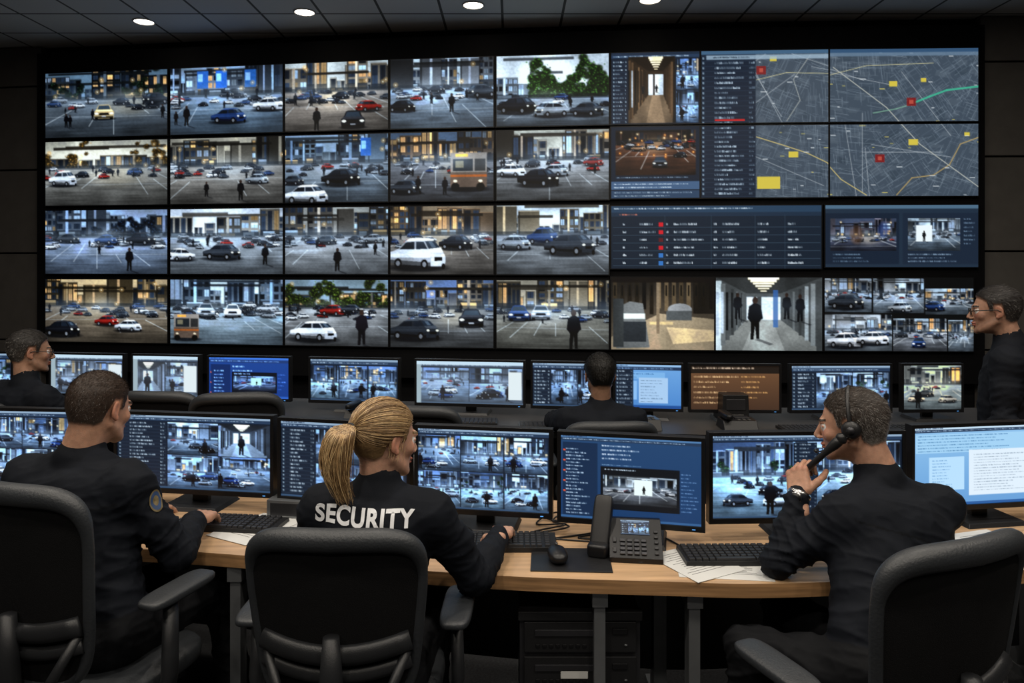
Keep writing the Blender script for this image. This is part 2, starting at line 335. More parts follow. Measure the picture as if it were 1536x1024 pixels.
def corridor(b,seed,wall=(.5,.48,.44),fl=(.5,.47,.42),ppl=(),K=1.9,haze=.1):
    rg=np.random.default_rng(seed); x0,y0,x1,y1=b; W=x1-x0;H=y1-y0; cv=Cv(*b,K); wall=np.array(wall); vx=x0+W*rg.uniform(.4,.6);vy=y0+.42*H
    a,bx=vx-W*.16,vx+W*.16; t,bo=vy-H*.2,vy+H*.16
    cv.rect(x0,y0,x1,y1,wall*.5); cv.poly([(x0,y1),(a,bo),(bx,bo),(x1,y1)],fl); cv.poly([(x0,y0),(a,t),(bx,t),(x1,y0)],wall*.35)
    cv.rect(a,t,bx,bo,(.8,.85,.9)); cv.rect(a+W*.1,t,a+W*.14,bo,wall*.4); cv.rect(a,t,bx,t+H*.05,wall*.5)
    for k in range(6):
        f=k/6; xx=x0+(a-x0)*f; w=W*.055*(1-f)
        cv.rect(xx,y0+(t-y0)*f+H*.05,xx+w,y1+(bo-y1)*f,wall*rg.uniform(.4,1.4)); cv.rect(xx,y0+(t-y0)*f+H*.2*(1-f),xx+w*.6,y1+(bo-y1)*f-H*.2*(1-f),(.75,.8,.85) if rg.random()<.4 else (.08,.09,.1))
        xx=x1+(bx-x1)*f; cv.rect(xx-w,y0+(t-y0)*f+H*.05,xx,y1+(bo-y1)*f,wall*rg.uniform(.3,1.2))
        cv.rect(vx-W*.14*(1-f)-1,y0+(t-y0)*f,vx+W*.14*(1-f)+1,y0+(t-y0)*f+H*.03*(1-f)+.6,(1,.97,.85))
    cv.poly([(vx-W*.08,bo),(vx+W*.08,bo),(vx+W*.2,y1),(vx-W*.2,y1)],np.clip(np.array(fl)*1.4,0,1),.6)
    for p in ppl: man(cv,*p)
    post(cv,rg,.4,haze); return cv
def text(cv,x0,y0,x1,y1,dy,c,seed,h=.38,fill=.8,a=.9):
    rg=np.random.default_rng(seed); y=y0
    while y<y1-1:
        x=x0; e=x0+(x1-x0)*rg.uniform(fill*.5,min(1,fill*1.2))
        while x<e:
            w=rg.uniform(1.5,7); q=x
            while q<min(x+w,e): cv.rect(q,y+dy*h*rg.choice([0,0,.3]),q+.8,y+dy*h,c,a*rg.uniform(.55,1)); q+=1.05
            x+=w+1.2
        y+=dy
NB=(.06,.105,.17)
def uilist(cv,x0,y0,x1,y1,dy,seed,hot=()):
    rg=np.random.default_rng(seed); cv.rect(x0,y0,x1,y1,(.07,.12,.19)); y=y0+2;i=0
    while y<y1-2:
        cv.rect(x0,y+dy*.85,x1,y+dy*.9,(.16,.22,.3)); cv.rect(x0+2,y,x0+4.5,y+dy*.45,(.6,.7,.78),.7)
        text(cv,x0+(x1-x0)*.25,y,x0+(x1-x0)*.82,y+1.5,dy,(.72,.8,.87),seed+i,.42); text(cv,x1-(x1-x0)*.12,y,x1-1,y+1.5,dy,(.55,.63,.7),seed+i+99,.42)
        y+=dy;i+=1
    for h in hot: cv.rect(x0+(x1-x0)*.25,h,x0+(x1-x0)*.8,h+3,(.75,.12,.12))
def citymap(cv):
    rg=np.random.default_rng(5); cv.rect(cv.x0,cv.y0,cv.x1,cv.y1,(.25,.30,.355))
    def reg(x): return [(-.55,.95),(.35,-1.15),(.12,1.5)][int(x//115)%3]
    for k in range(160): x,y=rg.uniform(1130,1470),rg.uniform(70,300); cv.poly([(x,y),(x+rg.uniform(5,22),y+rg.uniform(-5,5)),(x+rg.uniform(5,20),y+rg.uniform(5,14)),(x-3,y+8)],(.33,.38,.43) if k%3 else (.20,.25,.30),.5)
    for k in range(1500):
        x,y=rg.uniform(1130,1470),rg.uniform(70,300); an=reg(x+y*.4)[k%2]+rg.normal(0,.05); L=rg.uniform(6,30)
        c=(.55,.61,.66) if rg.random()<.4 else (.42,.48,.54); cv.line(x,y,x+L*math.cos(an),y+L*math.sin(an),.45,c,rg.uniform(.35,.8))
    for k in range(13):
        x,y=rg.uniform(1130,1470),rg.uniform(70,300); an=reg(x)[k%2]+rg.normal(0,.1)
        cv.line(x-60*math.cos(an),y-60*math.sin(an),x+60*math.cos(an),y+60*math.sin(an),.8,(.78,.81,.83),.6)
    def pl(P,w,c,a=.9):
        for p,q in zip(P,P[1:]): cv.line(*p,*q,w,c,a)
    pl([(1135,203),(1175,216),(1210,228),(1240,243),(1262,268),(1300,292)],1.2,(.82,.74,.45)); pl([(1345,292),(1368,266),(1400,262),(1424,246),(1440,215),(1467,205)],1.2,(.75,.64,.38))
    pl([(1135,120),(1180,110),(1242,112),(1300,98),(1400,95)],.8,(.8,.78,.6)); pl([(1180,180),(1200,150),(1190,120),(1215,85)],.8,(.7,.72,.7)); pl([(1250,100),(1330,160),(1380,215),(1467,280)],1.1,(.75,.76,.72))
    pl([(1310,168),(1345,162),(1365,156)],1.4,(.5,.7,.6),.8); pl([(1372,153),(1395,144),(1420,135),(1467,130)],2.6,(.25,.72,.58))
    for x,y in((1142,106),(1367,152),(1320,236)): cv.rect(x-7,y-6,x+7,y+6,(.5,.1,.1),.9); cv.rect(x-3,y-3,x+3,y+3,(.7,.3,.25))
    for x,y,w in((1190,230,7),(1340,125,6),(1370,212,7),(1153,273,17),(1160,90,5),(1450,200,4),(1385,120,4)): cv.rect(x-w,y-w*.5-1,x+w,y+w*.5+1,(.82,.75,.28))
    for k in range(60): x,y=rg.uniform(1130,1470),rg.uniform(70,300); cv.rect(x,y,x+rg.uniform(3,10),y+1.2,(.85,.8,.4) if k%3==0 else (.85,.88,.9),.75)
def thumb(b,seed,K,br=1.12):
    rg=np.random.default_rng(seed); t=seed%9
    if t==4: cv=corridor(b,seed,wall=(.45,.5,.56),fl=(.5,.55,.6),ppl=[((b[0]*.55+b[2]*.45),b[3]-3,(b[3]-b[1])*.6)],K=K)
    else:
        W=b[2]-b[0];H=b[3]-b[1]
        cars=[(b[0]+W*rg.uniform(.15,.85),b[3]-H*rg.uniform(.08,.3),W*rg.uniform(.25,.4),rg.choice(list('kwsdbw')),'s',rg.choice([-1,1])) for k in range(3)]
        skies=[(.75,.85,.95),(.5,.62,.78),(.85,.9,.95),(.3,.38,.5)]
        cv=cctv(b,seed,sky=skies[int(rg.integers(0,4))],bld=np.array((.55,.62,.7))*rg.uniform(.6,1.1),road=np.array((.38,.45,.52))*rg.uniform(.7,1.1),warm=.05 if t%3 else .5,hz=rg.uniform(.35,.55),cars=cars,ppl=[(b[0]+W*rg.random(),b[3]-2,H*.45)],K=K,far=6,trees=((.15,.24,.14),0,1,14) if t==2 else None)
    cv.A=np.clip(cv.A*np.array((.93,1.03,1.16))*br,0,1); return cv
def topbar(cv,c=(.55,.65,.75),h=4):
    cv.rect(cv.x0,cv.y0,cv.x1,cv.y0+h,c); text(cv,cv.x0+3,cv.y0+1,cv.x0+(cv.x1-cv.x0)*.4,cv.y0+2.5,h,(.15,.2,.3),3,.5)
    cv.rect(cv.x0,cv.y0+h,cv.x1,cv.y0+h+5,(.14,.22,.33)); text(cv,cv.x0+3,cv.y0+h+1.5,cv.x1-4,cv.y0+h+3,5,(.7,.8,.9),5,.35,1)
def ui_grid(b,seed,cols,rows,side=.2,K=2,panel=None):
    cv=Cv(*b,K,bg=NB); topbar(cv); x0,y0,x1,y1=b; W=x1-x0;H=y1-y0
    xs=x0
    if side: uilist(cv,x0+1,y0+10,x0+W*side-1,y1-3,5.5,seed); xs=x0+W*side
    cw=(x1-xs-2)/cols; ch=(y1-y0-13)/rows
    for j in range(rows):
        for i in range(cols):
            bx=(xs+i*cw+1,y0+10+j*ch+1,xs+(i+1)*cw-.5,y0+10+(j+1)*ch-.5)
            if panel and (i,j) in panel:
                cv.rect(bx[0],bx[1],bx[2],bx[3],(.14,.3,.5)); text(cv,bx[0]+2,bx[1]+3,bx[2]-2,bx[3]-2,4.5,(.8,.9,1),seed+i,.35)
            else: cv.paste(thumb(bx,seed*7+i*3+j*11,K))
    cv.rect(x0,y1-3,x1,y1,(.2,.3,.42)); return cv
def ui_blue(b,seed,K=2):
    x0,y0,x1,y1=b; W=x1-x0;H=y1-y0; cv=Cv(*b,K,bg=(.09,.2,.36)); cv.grad(x0,y0,x1,y1,(.13,.26,.42),(.09,.22,.39)); topbar(cv,(.3,.46,.64))
    cv.rect(x0+3,y0+12,x0+W*.27,y1-3,(.07,.16,.28)); text(cv,x0+8,y0+22,x0+W*.22,y1-6,5.6,(.75,.85,.95),seed,.4)
    for k in range(5): cv.rect(x0+W*.02,y0+24+k*17,x0+W*.035,y0+26.5+k*17,(.9,.35,.2))
    text(cv,x0+W*.3,y0+14,x0+W*.6,y0+42,7,(.85,.92,1),seed+1,.35); text(cv,x0+W*.3,y0+46,x0+W*.95,y0+52,5,(.5,.65,.8),seed+4,.3)
    cv.rect(x0+W*.29,y0+H*.36,x1-W*.15,y1-H*.13,(.03,.05,.08)); text(cv,x0+W*.32,y0+H*.385,x1-W*.4,y0+H*.4,5,(.8,.88,.95),seed+2,.4)
    cv.paste(cctv((x0+W*.31,y0+H*.46,x1-W*.17,y1-H*.2),seed,sky=(.75,.8,.84),bld=(.6,.65,.7),road=(.28,.3,.33),warm=0,K=K)); cv.rect(x0+W*.53,y0+H*.5,x0+W*.66,y1-H*.32,(.9,.97,1)); man(cv,x0+W*.6,y1-H*.33,H*.1)
    text(cv,x1-W*.14,y0+H*.4,x1-3,y1-H*.15,6,(.4,.55,.75),seed+7,.3); cv.rect(x0,y1-4,x1,y1,(.2,.36,.55)); return cv
def ui_light(b,seed,K=2):
    x0,y0,x1,y1=b; W=x1-x0;H=y1-y0; cv=Cv(*b,K,bg=(.5,.7,.88)); cv.grad(x0,y0,x1,y1,(.55,.74,.9),(.38,.6,.82)); topbar(cv,(.75,.85,.93))
    cv.rect(x0+3,y0+12,x0+W*.75,y0+H*.33,(.62,.8,.93)); text(cv,x0+6,y0+14,x0+W*.7,y0+H*.32,5,(.2,.4,.6),seed,.3)
    cv.rect(x0+W*.1,y0+H*.38,x0+W*.33,y0+H*.8,(.7,.85,.97)); text(cv,x0+W*.12,y0+H*.42,x0+W*.3,y0+H*.78,5,(.35,.55,.75),seed+2,.3)
    cv.rect(x0+W*.36,y0+H*.3,x0+W*.8,y0+H*.88,(.85,.91,.96)); text(cv,x0+W*.39,y0+H*.36,x0+W*.76,y0+H*.85,4.6,(.45,.52,.6),seed+3,.28)
    cv.rect(x0,y1-5,x1,y1,(.15,.35,.6)); return cv
def screen(name,cv,TL,TR,BL,BR,parent=None):
    A=cv.out(); H,W,_=A.shape
    u=np.linspace(0,1,W)[None,:,None]; v=np.linspace(0,1,H)[:,None,None]
    TL,TR,BL,BR=[np.array(p,float) for p in(TL,TR,BL,BR)]
    P=(TL*(1-u)+TR*u)*(1-v)+(BL*(1-u)+BR*u)*v
    i=np.arange(H*W).reshape(H,W); F=np.stack([i[:-1,:-1],i[1:,:-1],i[1:,1:],i[:-1,1:]],-1).reshape(-1,4)
    o=npmesh(name,P.reshape(-1,3),F,[M['screen']],A.reshape(-1,3),False)
    if parent: attach(o,parent)
    return o
# ------------------------------------------------------------------ room shell
ZC=4.35; XL,XR,YB=-7.2,7.0,-3.2
mb=MB(); mb.box(((XL+XR)/2,3.2,-.05),(XR-XL+.4,13.6,.1),M['floor']); mb.build('floor')
mb=MB(); mb.box((0,0,.05),(XR-XL+.4,13.6,.1),M['ceil']); c=mb.build('ceiling',loc=((XL+XR)/2,3.2,ZC))
NX=[-5.40,-3.86,-2.507,-1.321,-.18,1.022,1.943,3.238,4.749]; NY=[8.47,8.26,8.065,7.897,7.77,7.65,7.58,7.514,7.463]
NP=[66,254,426,584,742.5,915,1050,1242,1468]
def wpt(px,off=0):
    x=np.interp(px,NP,NX) if NP[0]<=px<=NP[-1] else (NX[0]+(px-66)*.0082 if px<66 else NX[-1]+(px-1468)*.0067)
    y=np.interp(x,NX,NY)
    if x<NX[0]: y=NY[0]+(NX[0]-x)*.14
    if x>NX[-1]: y=NY[-1]-(x-NX[-1])*.03
    return x,y+off
def wallstrip(name,pxs,off,z0,z1,mat,thick=.1,caps=True):
    P=[wpt(p,off) for p in pxs]; V=[];n=len(P)
    for x,y in P: V+=[(x,y,z0),(x,y,z1),(x,y+thick,z1),(x,y+thick,z0)]
    F=[]
    for i in range(n-1):
        a=4*i;b=a+4
        F+=[(a,b,b+1,a+1),(a+1,b+1,b+2,a+2),(a+2,b+2,b+3,a+3),(a+3,b+3,b,a)]
    F+=[(0,1,2,3),(4*n-4,4*n-1,4*n-2,4*n-3)]
    m=MB(); m.add(V,F,mat); return m
ALL=[-160,-60,20,66,254,426,584,742,915,1050,1242,1468,1540,1640,1800]
wallstrip('w',ALL,.24,0,ZC,M['wallb']).build('wall_back')
vw=MB()
for side,pxs,mat in(('l',[(-150,-62),(-60,50)],M['walld']),('r',[(1482,1556),(1558,1680)],M['wallr'])):
    for (a,b) in pxs:
        for z0,z1 in((.02,.88),(.9,1.9),(1.92,2.88),(2.9,3.86),(3.88,ZC-.02)):
            w=wallstrip('x',[a,b],.12,z0,z1,mat); vw.add(w.V,w.F,mat)
vw.build('wall_panel_cladding',bevel=.004)
mb=MB(); mb.box((XL-.05,2.9,ZC/2),(.1,12.4,ZC),M['wallo']); mb.build('wall_left')
mb=MB(); mb.box((XR+.05,2.2,ZC/2),(.1,11,ZC),M['wallo']); mb.build('wall_right')
mb=MB(); mb.box(((XL+XR)/2,YB,ZC/2),(XR-XL,.1,ZC),M['wallo']); mb.build('wall_rear')
# ------------------------------------------------------------------ video wall
VW=empty('video_wall',(0,7.7,.0))
fr=MB()
w=wallstrip('x',[50,66]+NP[1:-1]+[1468,1482],.05,.55,ZC-.12,M['frame'],.18); fr.add(w.V,w.F,M['frame'])
ZT,ZH=3.975,3.085
def panel(name,cv,px0,px1,v0,v1):
    a=np.array(wpt(px0)); b=np.array(wpt(px1)); z0=ZT-v0*ZH; z1=ZT-v1*ZH
    screen(name,cv,(a[0],a[1]-.004,z0),(b[0],b[1]-.004,z0),(a[0],a[1]-.004,z1),(b[0],b[1]-.004,z1),VW)
    d=(b-a)/np.linalg.norm(b-a)*.012; A=a-d;B=b+d; e=.010
    V=[(A[0],A[1],z1-e),(B[0],B[1],z1-e),(B[0],B[1],z0+e),(A[0],A[1],z0+e)]; V+=[(x,y+.06,z) for x,y,z in V]
    fr.add(V,[(0,1,2,3),(7,6,5,4),(0,4,5,1),(1,5,6,2),(2,6,7,3),(3,7,4,0)],M['bezel'])
cols=[(68,251),(256,424),(428,582),(586,740),(745,913)]
ry=[[(112,207),(104,203),(96,197),(90,193),(82,189)],[(213,308),(208,306),(205,303),(201,301),(197,300)],[(316,411),(314,411),(312,411),(310,411),(309,411)],[(419,513),(419,515),(420,518),(420,521),(421,523)]]
vr=[(.0,.24),(.256,.493),(.512,.747),(.768,1.0)]
spec={
(0,0):dict(sky=(.46,.58,.68),bld=(.24,.28,.32),road=(.26,.29,.32),trees=((.1,.16,.12),0,1,50),warm=.8,far=8,th=.4,cars=[(183,161,26,'k'),(234,161,40,'k','s',-1),(157,181,32,'g','f')],ppl=[(100,192,20),(106,192,18),(140,182,16),(244,182,20)]),
(1,0):dict(sky=(.62,.73,.83),bld=(.40,.46,.54),road=(.31,.37,.43),scr=3,cars=[(403,170,46,'w','s'),(344,186,52,'b','s')],ppl=[(281,190,30),(265,188,20),(310,150,14),(386,150,14)]),
(2,0):dict(sky=(.82,.85,.86),bld=(.6,.57,.52),road=(.42,.4,.38),warm=.7,cars=[(512,150,26,'k'),(553,169,38,'r','s',-1),(530,193,38,'k','f')],ppl=[(476,196,34),(444,158,18),(468,160,18)]),
(3,0):dict(sky=(.80,.86,.90),bld=(.48,.51,.55),road=(.38,.43,.48),cars=[(655,140,26,'k'),(722,148,46,'d','s',-1),(603,167,42,'k')],ppl=[(678,170,28),(648,157,16),(700,150,14)]),
(4,0):dict(sky=(.88,.92,.96),bld=(.6,.65,.7),road=(.36,.4,.44),trees=((.21,.33,.15),.3,1.02,260),bh=.4,warm=.0,far=4,hz=.60,haze=.05,th=.52,cars=[(776,168,60,'k'),(829,174,54,'s','s',-1),(880,174,50,'d','s')]),
(0,1):dict(sky=(.82,.82,.78),bld=(.36,.33,.28),road=(.37,.37,.36),trees=((.40,.30,.14),0,1,58),warm=.9,bh=.4,far=8,th=.42,cars=[(124,266,22,'k'),(95,278,42,'w','v')],ppl=[(178,266,12),(170,266,10)]),
(1,1):dict(sky=(.74,.73,.68),bld=(.40,.39,.36),road=(.37,.365,.355),warm=.5,cars=[(386,276,34,'s')],ppl=[(311,295,22),(362,301,30)]),
(2,1):dict(sky=(.62,.73,.82),bld=(.32,.40,.48),road=(.32,.36,.4),warm=.2,scr=1,cars=[(440,276,34,'d'),(512,277,58,'k'),(460,303,66,'w')]),
(3,1):dict(sky=(.34,.43,.54),bld=(.36,.31,.27),road=(.27,.28,.3),warm=.8,cars=[(608,289,50,'d'),(702,284,62,'o','b')],ppl=[(628,288,24),(668,292,26)]),
(4,1):dict(sky=(.75,.76,.74),bld=(.52,.49,.45),road=(.38,.39,.40),warm=.4,cars=[(768,264,44,'w'),(832,264,42,'s'),(890,250,30,'r'),(808,278,62,'k')],ppl=[(830,240,14)]),
(0,2):dict(sky=(.66,.75,.85),bld=(.41,.47,.55),road=(.37,.42,.49),trees=((.09,.13,.19),.4,1,40),warm=.1,cars=[(103,364,34,'d'),(160,366,34,'b'),(212,367,44,'k')],ppl=[(195,406,34),(150,382,14)]),
(1,2):dict(sky=(.86,.9,.95),bld=(.64,.63,.6),road=(.42,.45,.48),bh=.85,warm=.1,cars=[(272,390,44,'w','s',-1),(334,388,56,'d','s')],ppl=[(398,397,30)]),
(2,2):dict(sky=(.7,.72,.72),bld=(.52,.51,.49),road=(.44,.46,.48),warm=.2,cars=[(490,366,32,'d'),(560,364,30,'s')],ppl=[(507,406,34),(563,382,18),(478,370,14)]),
(3,2):dict(sky=(.6,.54,.46),bld=(.5,.42,.34),road=(.35,.34,.33),warm=.7,cars=[(684,373,50,'k','s'),(626,401,86,'w','v')]),
(4,2):dict(sky=(.86,.91,.96),bld=(.62,.58,.5),road=(.40,.42,.44),bh=.9,warm=.0,far=8,cars=[(815,366,48,'b','v'),(772,373,50,'s'),(855,380,76,'d')]),
(0,3):dict(sky=(.87,.81,.68),bld=(.48,.42,.32),road=(.35,.32,.28),warm=.9,cars=[(93,503,56,'k'),(161,487,36,'r'),(193,495,40,'w')]),
(1,3):dict(sky=(.84,.91,.97),bld=(.50,.60,.71),road=(.43,.49,.55),warm=.0,far=26,cars=[(375,460,20,'w'),(400,466,28,'w'),(310,474,30,'s','f'),(350,474,28,'w','f'),(280,508,44,'d','b')]),
(2,3):dict(sky=(.6,.70,.76),bld=(.3,.3,.28),road=(.38,.39,.40),trees=((.24,.30,.12),0,1,110),warm=.5,bh=.5,haze=.05,th=.4,cars=[(500,472,38,'r'),(527,468,30,'d'),(471,509,70,'w','s')],ppl=[(543,516,52,(.1,.09,.12))]),
(3,3):dict(sky=(.46,.57,.76),bld=(.44,.42,.39),road=(.32,.33,.34),warm=.6,cars=[(707,489,40,'k','f'),(622,508,76,'d','s')]),
(4,3):dict(sky=(.72,.70,.64),bld=(.5,.47,.41),road=(.38,.38,.36),warm=.5,cars=[(900,476,24,'k'),(812,479,32,'s','f'),(779,481,34,'b','f')],ppl=[(861,523,58)])}
for (i,j),kw in spec.items():
    xa,xb=cols[i]; ya,yb=ry[j][i]
    cv=cctv((xa,ya,xb,yb),140+i*5+j,**kw); cv.A=np.clip(cv.A*np.array((.98,1.01,1.04)),0,1)
    panel('display_panel_screen',cv,xa,xb,*vr[j])
K=1.9
cv=Cv(917,77,1049,185,K,NB); topbar(cv,(.1,.16,.24)); uilist(cv,918,88,941,184,6,5); cv.paste(corridor((943,84,1012,184),4,wall=(.42,.34,.26),fl=(.46,.40,.33),haze=0)); man(cv,965,140,14); man(cv,985,138,12)
cv.paste(thumb((1014,88,1047,134),3,K)); cv.paste(thumb((1014,136,1047,183),8,K)); panel('display_panel_screen',cv,917,1049,0,.24)
for (ya,yb,va,vb) in((77,182,.0,.24),(185,296,.25,.49)):
    cv=Cv(1052,ya,1242,yb,K,NB); citymap(cv); uilist(cv,1052,ya,1134,yb,7.2,ya,hot=(176,) if ya==77 else ())
    if ya==77: cv.rect(1052,77,1242,83,(.25,.38,.5)); cv.rect(1060,84,1242,90,(.62,.72,.8),.8); text(cv,1070,86,1130,88,5,(.1,.15,.2),4)
    panel('display_panel_screen',cv,1052,1242,va,vb)
for (ya,yb,va,vb) in((73,181,.0,.24),(184,294,.25,.487)):
    cv=Cv(1245,ya,1467,yb,K,NB); citymap(cv)
    if ya==73: cv.rect(1245,73,1467,79,(.2,.32,.45)); cv.rect(1245,79,1467,84,(.4,.5,.6),.8)
    panel('display_panel_screen',cv,1245,1467,va,vb)
cv=Cv(917,188,1049,298,K,NB); cv.paste(cctv((924,194,1043,262),55,sky=(.2,.16,.14),bld=(.25,.2,.18),road=(.27,.19,.15),warm=1,far=14,cars=[(1020,235,20,'k'),(958,225,22,'o'),(990,250,24,'d','f')],hz=.25,haze=0))
for k in range(14): x,y=RG.uniform(930,1040),RG.uniform(200,235); cv.ell(x,y,3,3,(.9,.5,.2),.4,1); cv.ell(x,y,.9,.9,(1,.75,.4))
text(cv,925,265,1040,270,5,(.6,.7,.8),4); cv.rect(917,272,1049,284,(.25,.36,.5)); text(cv,922,275,1045,283,5,(.8,.88,.95),9); cv.rect(917,286,1049,298,(.16,.25,.36)); text(cv,922,288,1045,297,5,(.7,.78,.85),10); panel('display_panel_screen',cv,917,1049,.25,.49)
cv=Cv(917,308,1232,402,K,(.07,.12,.18)); cv.rect(917,308,1232,318,(.14,.24,.34)); cv.rect(917,318,1232,324,(.1,.17,.25)); text(cv,922,311,1225,314,6,(.8,.87,.93),1,.4)
text(cv,930,320,990,322,5,(.9,.5,.4),3,.5)
for k in range(6):
    y=333+k*11.5; cv.rect(920,y+7,1230,y+7.5,(.25,.33,.4)); cv.rect(989,y,996,y+6,(.8,.1,.15) if k in(0,1,3) else ((.2,.45,.75) if k>3 else (.35,.1,.12)))
    for xa,xb in((935,940),(960,984),(1001,1004),(1012,1060),(1072,1078),(1085,1120),(1137,1162),(1182,1205)): text(cv,xa,y+1,xb,y+3,6,(.85,.9,.94),int(xa*3+k),.5,.9)
for x in(998,1068,1133,1178): cv.rect(x,322,x+.5,402,(.2,.28,.35))
panel('display_panel_screen',cv,917,1232,.517,.727)
cv=Cv(1238,308,1467,400,K,(.12,.18,.25)); cv.rect(1238,308,1467,314,(.3,.42,.52)); cv.rect(1238,320,1349,395,(.08,.13,.2)); cv.rect(1354,320,1467,395,(.1,.15,.22)); cv.paste(cctv((1246,328,1345,375),62,sky=(.3,.35,.45),bld=(.35,.35,.4),road=(.2,.22,.28),warm=.6,hz=.55)); cv.ell(1285,352,12,16,(.4,.25,.15),.5,1); cv.ell(1325,345,10,14,(.15,.25,.5),.6,1)
cv.paste(cctv((1362,328,1440,375),63,sky=(.75,.82,.88),bld=(.6,.66,.72),road=(.3,.35,.4),warm=0)); cv.rect(1374,338,1398,362,(.93,.98,1)); man(cv,1386,362,16); text(cv,1250,380,1340,393,5,(.4,.5,.6),3); text(cv,1362,380,1450,393,5,(.5,.6,.7),7); text(cv,1445,328,1463,370,6,(.4,.5,.6),2)
panel('display_panel_screen',cv,1238,1467,.517,.722)
cv=Cv(917,416,1071,524,K,(.2,.17,.13)); cv.grad(917,416,1071,524,(.14,.13,.12),(.46,.42,.36)); cv.poly([(917,505),(990,470),(1071,478),(1071,524),(917,524)],(.66,.61,.52))
for k in range(14): x=920+k*11; cv.rect(x,424,x+6,466+RG.uniform(-8,8),np.array((.5,.44,.35))*RG.uniform(.15,1.)); cv.rect(x+2,428,x+4,444,(.06,.06,.05))
cv.rect(917,416,1071,424,(.1,.08,.06)); cv.poly([(920,465),(945,452),(965,455),(975,520),(925,522)],(.45,.47,.48)); cv.rect(925,470,968,478,(.8,.85,.85)); cv.rect(930,482,970,512,(.2,.22,.24)); cv.rect(920,448,936,520,(.25,.27,.28)); cv.ell(1020,464,18,9,(.6,.62,.64)); cv.rect(1000,466,1038,480,(.35,.37,.38)); cv.rect(975,482,1010,486,(.8,.75,.6)); cv.poly([(1000,490),(1071,494),(1071,510),(1010,515)],(.85,.8,.68)); cv.rect(1040,424,1071,470,(.07,.06,.05),.7); cv.rect(985,424,990,500,(.5,.45,.38)); post(cv,RG,.4,.0); panel('display_panel_screen',cv,917,1071,.757,1.0)
cv=corridor((1074,417,1233,524),12,wall=(.62,.66,.68),fl=(.5,.52,.52),ppl=[(1107,478,38),(1180,478,38),(1200,482,40),(1133,508,62)],haze=.1); cv.rect(1160,436,1167,490,(.2,.4,.7),.8); panel('display_panel_screen',cv,1074,1233,.757,1.0)
cv=Cv(1237,417,1460,526,K,(.02,.025,.03)); cv.paste(cctv((1237,419,1308,468),71,road=(.4,.45,.5),cars=[(1270,462,54,'d')],K=K)); cv.paste(cctv((1310,419,1386,470),72,road=(.4,.45,.5),warm=.2,cars=[(1350,468,36,'s')],ppl=[(1322,450,22)],K=K)); cv.paste(cctv((1388,434,1460,472),73,warm=.5,cars=[(1400,466,34,'b')],K=K))
cv.paste(cctv((1237,472,1338,526),74,sky=(.8,.84,.88),road=(.42,.46,.5),cars=[(1268,520,54,'w'),(1310,516,48,'w')],K=K)); cv.paste(cctv((1340,478,1420,526),75,road=(.35,.37,.4),cars=[(1352,505,20,'k'),(1378,520,22,'b','f')],K=K)); cv.paste(cctv((1422,480,1460,526),76,K=K)); panel('display_panel_screen',cv,1237,1460,.757,1.0)
o=fr.build('frame'); attach(o,VW)
# ------------------------------------------------------------------ desks
def cat(P,n=8):
    out=[]
    for i in range(len(P)-1):
        p0=P[max(i-1,0)];p1=P[i];p2=P[i+1];p3=P[min(i+2,len(P)-1)]
        for k in range(n):
            t=k/n; out.append(tuple(.5*((2*b)+(c-a)*t+(2*a-5*b+4*c-d)*t*t+(3*b-a-3*c+d)*t**3) for a,b,c,d in zip(p0,p1,p2,p3)))
    out.append(tuple(P[-1])); return out
def desk(name,front,back,z,th,top,edge,legs,legm):
    f=cat(front); b=cat(back); n=len(f); m=MB(); V=[]
    for i in range(n): V+=[(f[i][0],f[i][1],z),(b[i][0],b[i][1],z),(f[i][0],f[i][1],z-th),(b[i][0],b[i][1],z-th)]
    T=[(4*i,4*i+4,4*i+5,4*i+1) for i in range(n-1)]
    E=[(4*i+2,4*i+6,4*i+4,4*i) for i in range(n-1)]+[(4*i+1,4*i+5,4*i+7,4*i+3) for i in range(n-1)]+[(0,1,3,2),(4*n-4,4*n-2,4*n-1,4*n-3)]
    Bm=[(4*i+3,4*i+7,4*i+6,4*i+2) for i in range(n-1)]
    m.add(V,T,top); o=len(m.V)-len(V)
    for fc in E: m.F.append(list(fc)); m.M.append(edge); m.S.append(False)
    for fc in Bm: m.F.append(list(fc)); m.M.append(edge); m.S.append(False)
    for x,y in legs:
        m.box((x,y+.04,(z-th)/2),(.036,.06,z-th),legm); m.box((x,y+.35,.02),(.06,.75,.04),legm); m.box((x,y+.35,z-th-.03),(.05,.7,.05),legm)
        m.box((x,y+.6,(z-th)/2),(.05,.08,z-th-.01),legm)
    mb_=[((a[0]+0),(a[1]-.12)) for a in b]
    for i in range(0,n-1):
        a=mb_[i];c=mb_[i+1]; m.add([(a[0],a[1],.12),(c[0],c[1],.12),(c[0],c[1],z-th),(a[0],a[1],z-th),(a[0],a[1]+.02,.12),(c[0],c[1]+.02,.12),(c[0],c[1]+.02,z-th),(a[0],a[1]+.02,z-th)],[(0,1,2,3),(7,6,5,4),(0,4,5,1),(3,2,6,7)],M['black'])
    return m.build(name)
DZ=.75
desk('control_desk',[(-2.8,2.85),(-1.85,2.66),(-1.09,2.57),(-.147,2.39),(.49,2.33),(.91,2.32),(1.69,2.42),(2.6,2.62)],[(-2.8,3.7),(-1.85,3.55),(-1.09,3.4),(-.147,3.2),(.49,3.1),(.91,3.1),(1.69,3.2),(2.6,3.35)],DZ,.045,M['wood'],M['woodedge'],[(-2.4,2.82),(-.97,2.56),(.285,2.37),(.59,2.36),(2.2,2.6)],M['metal'])
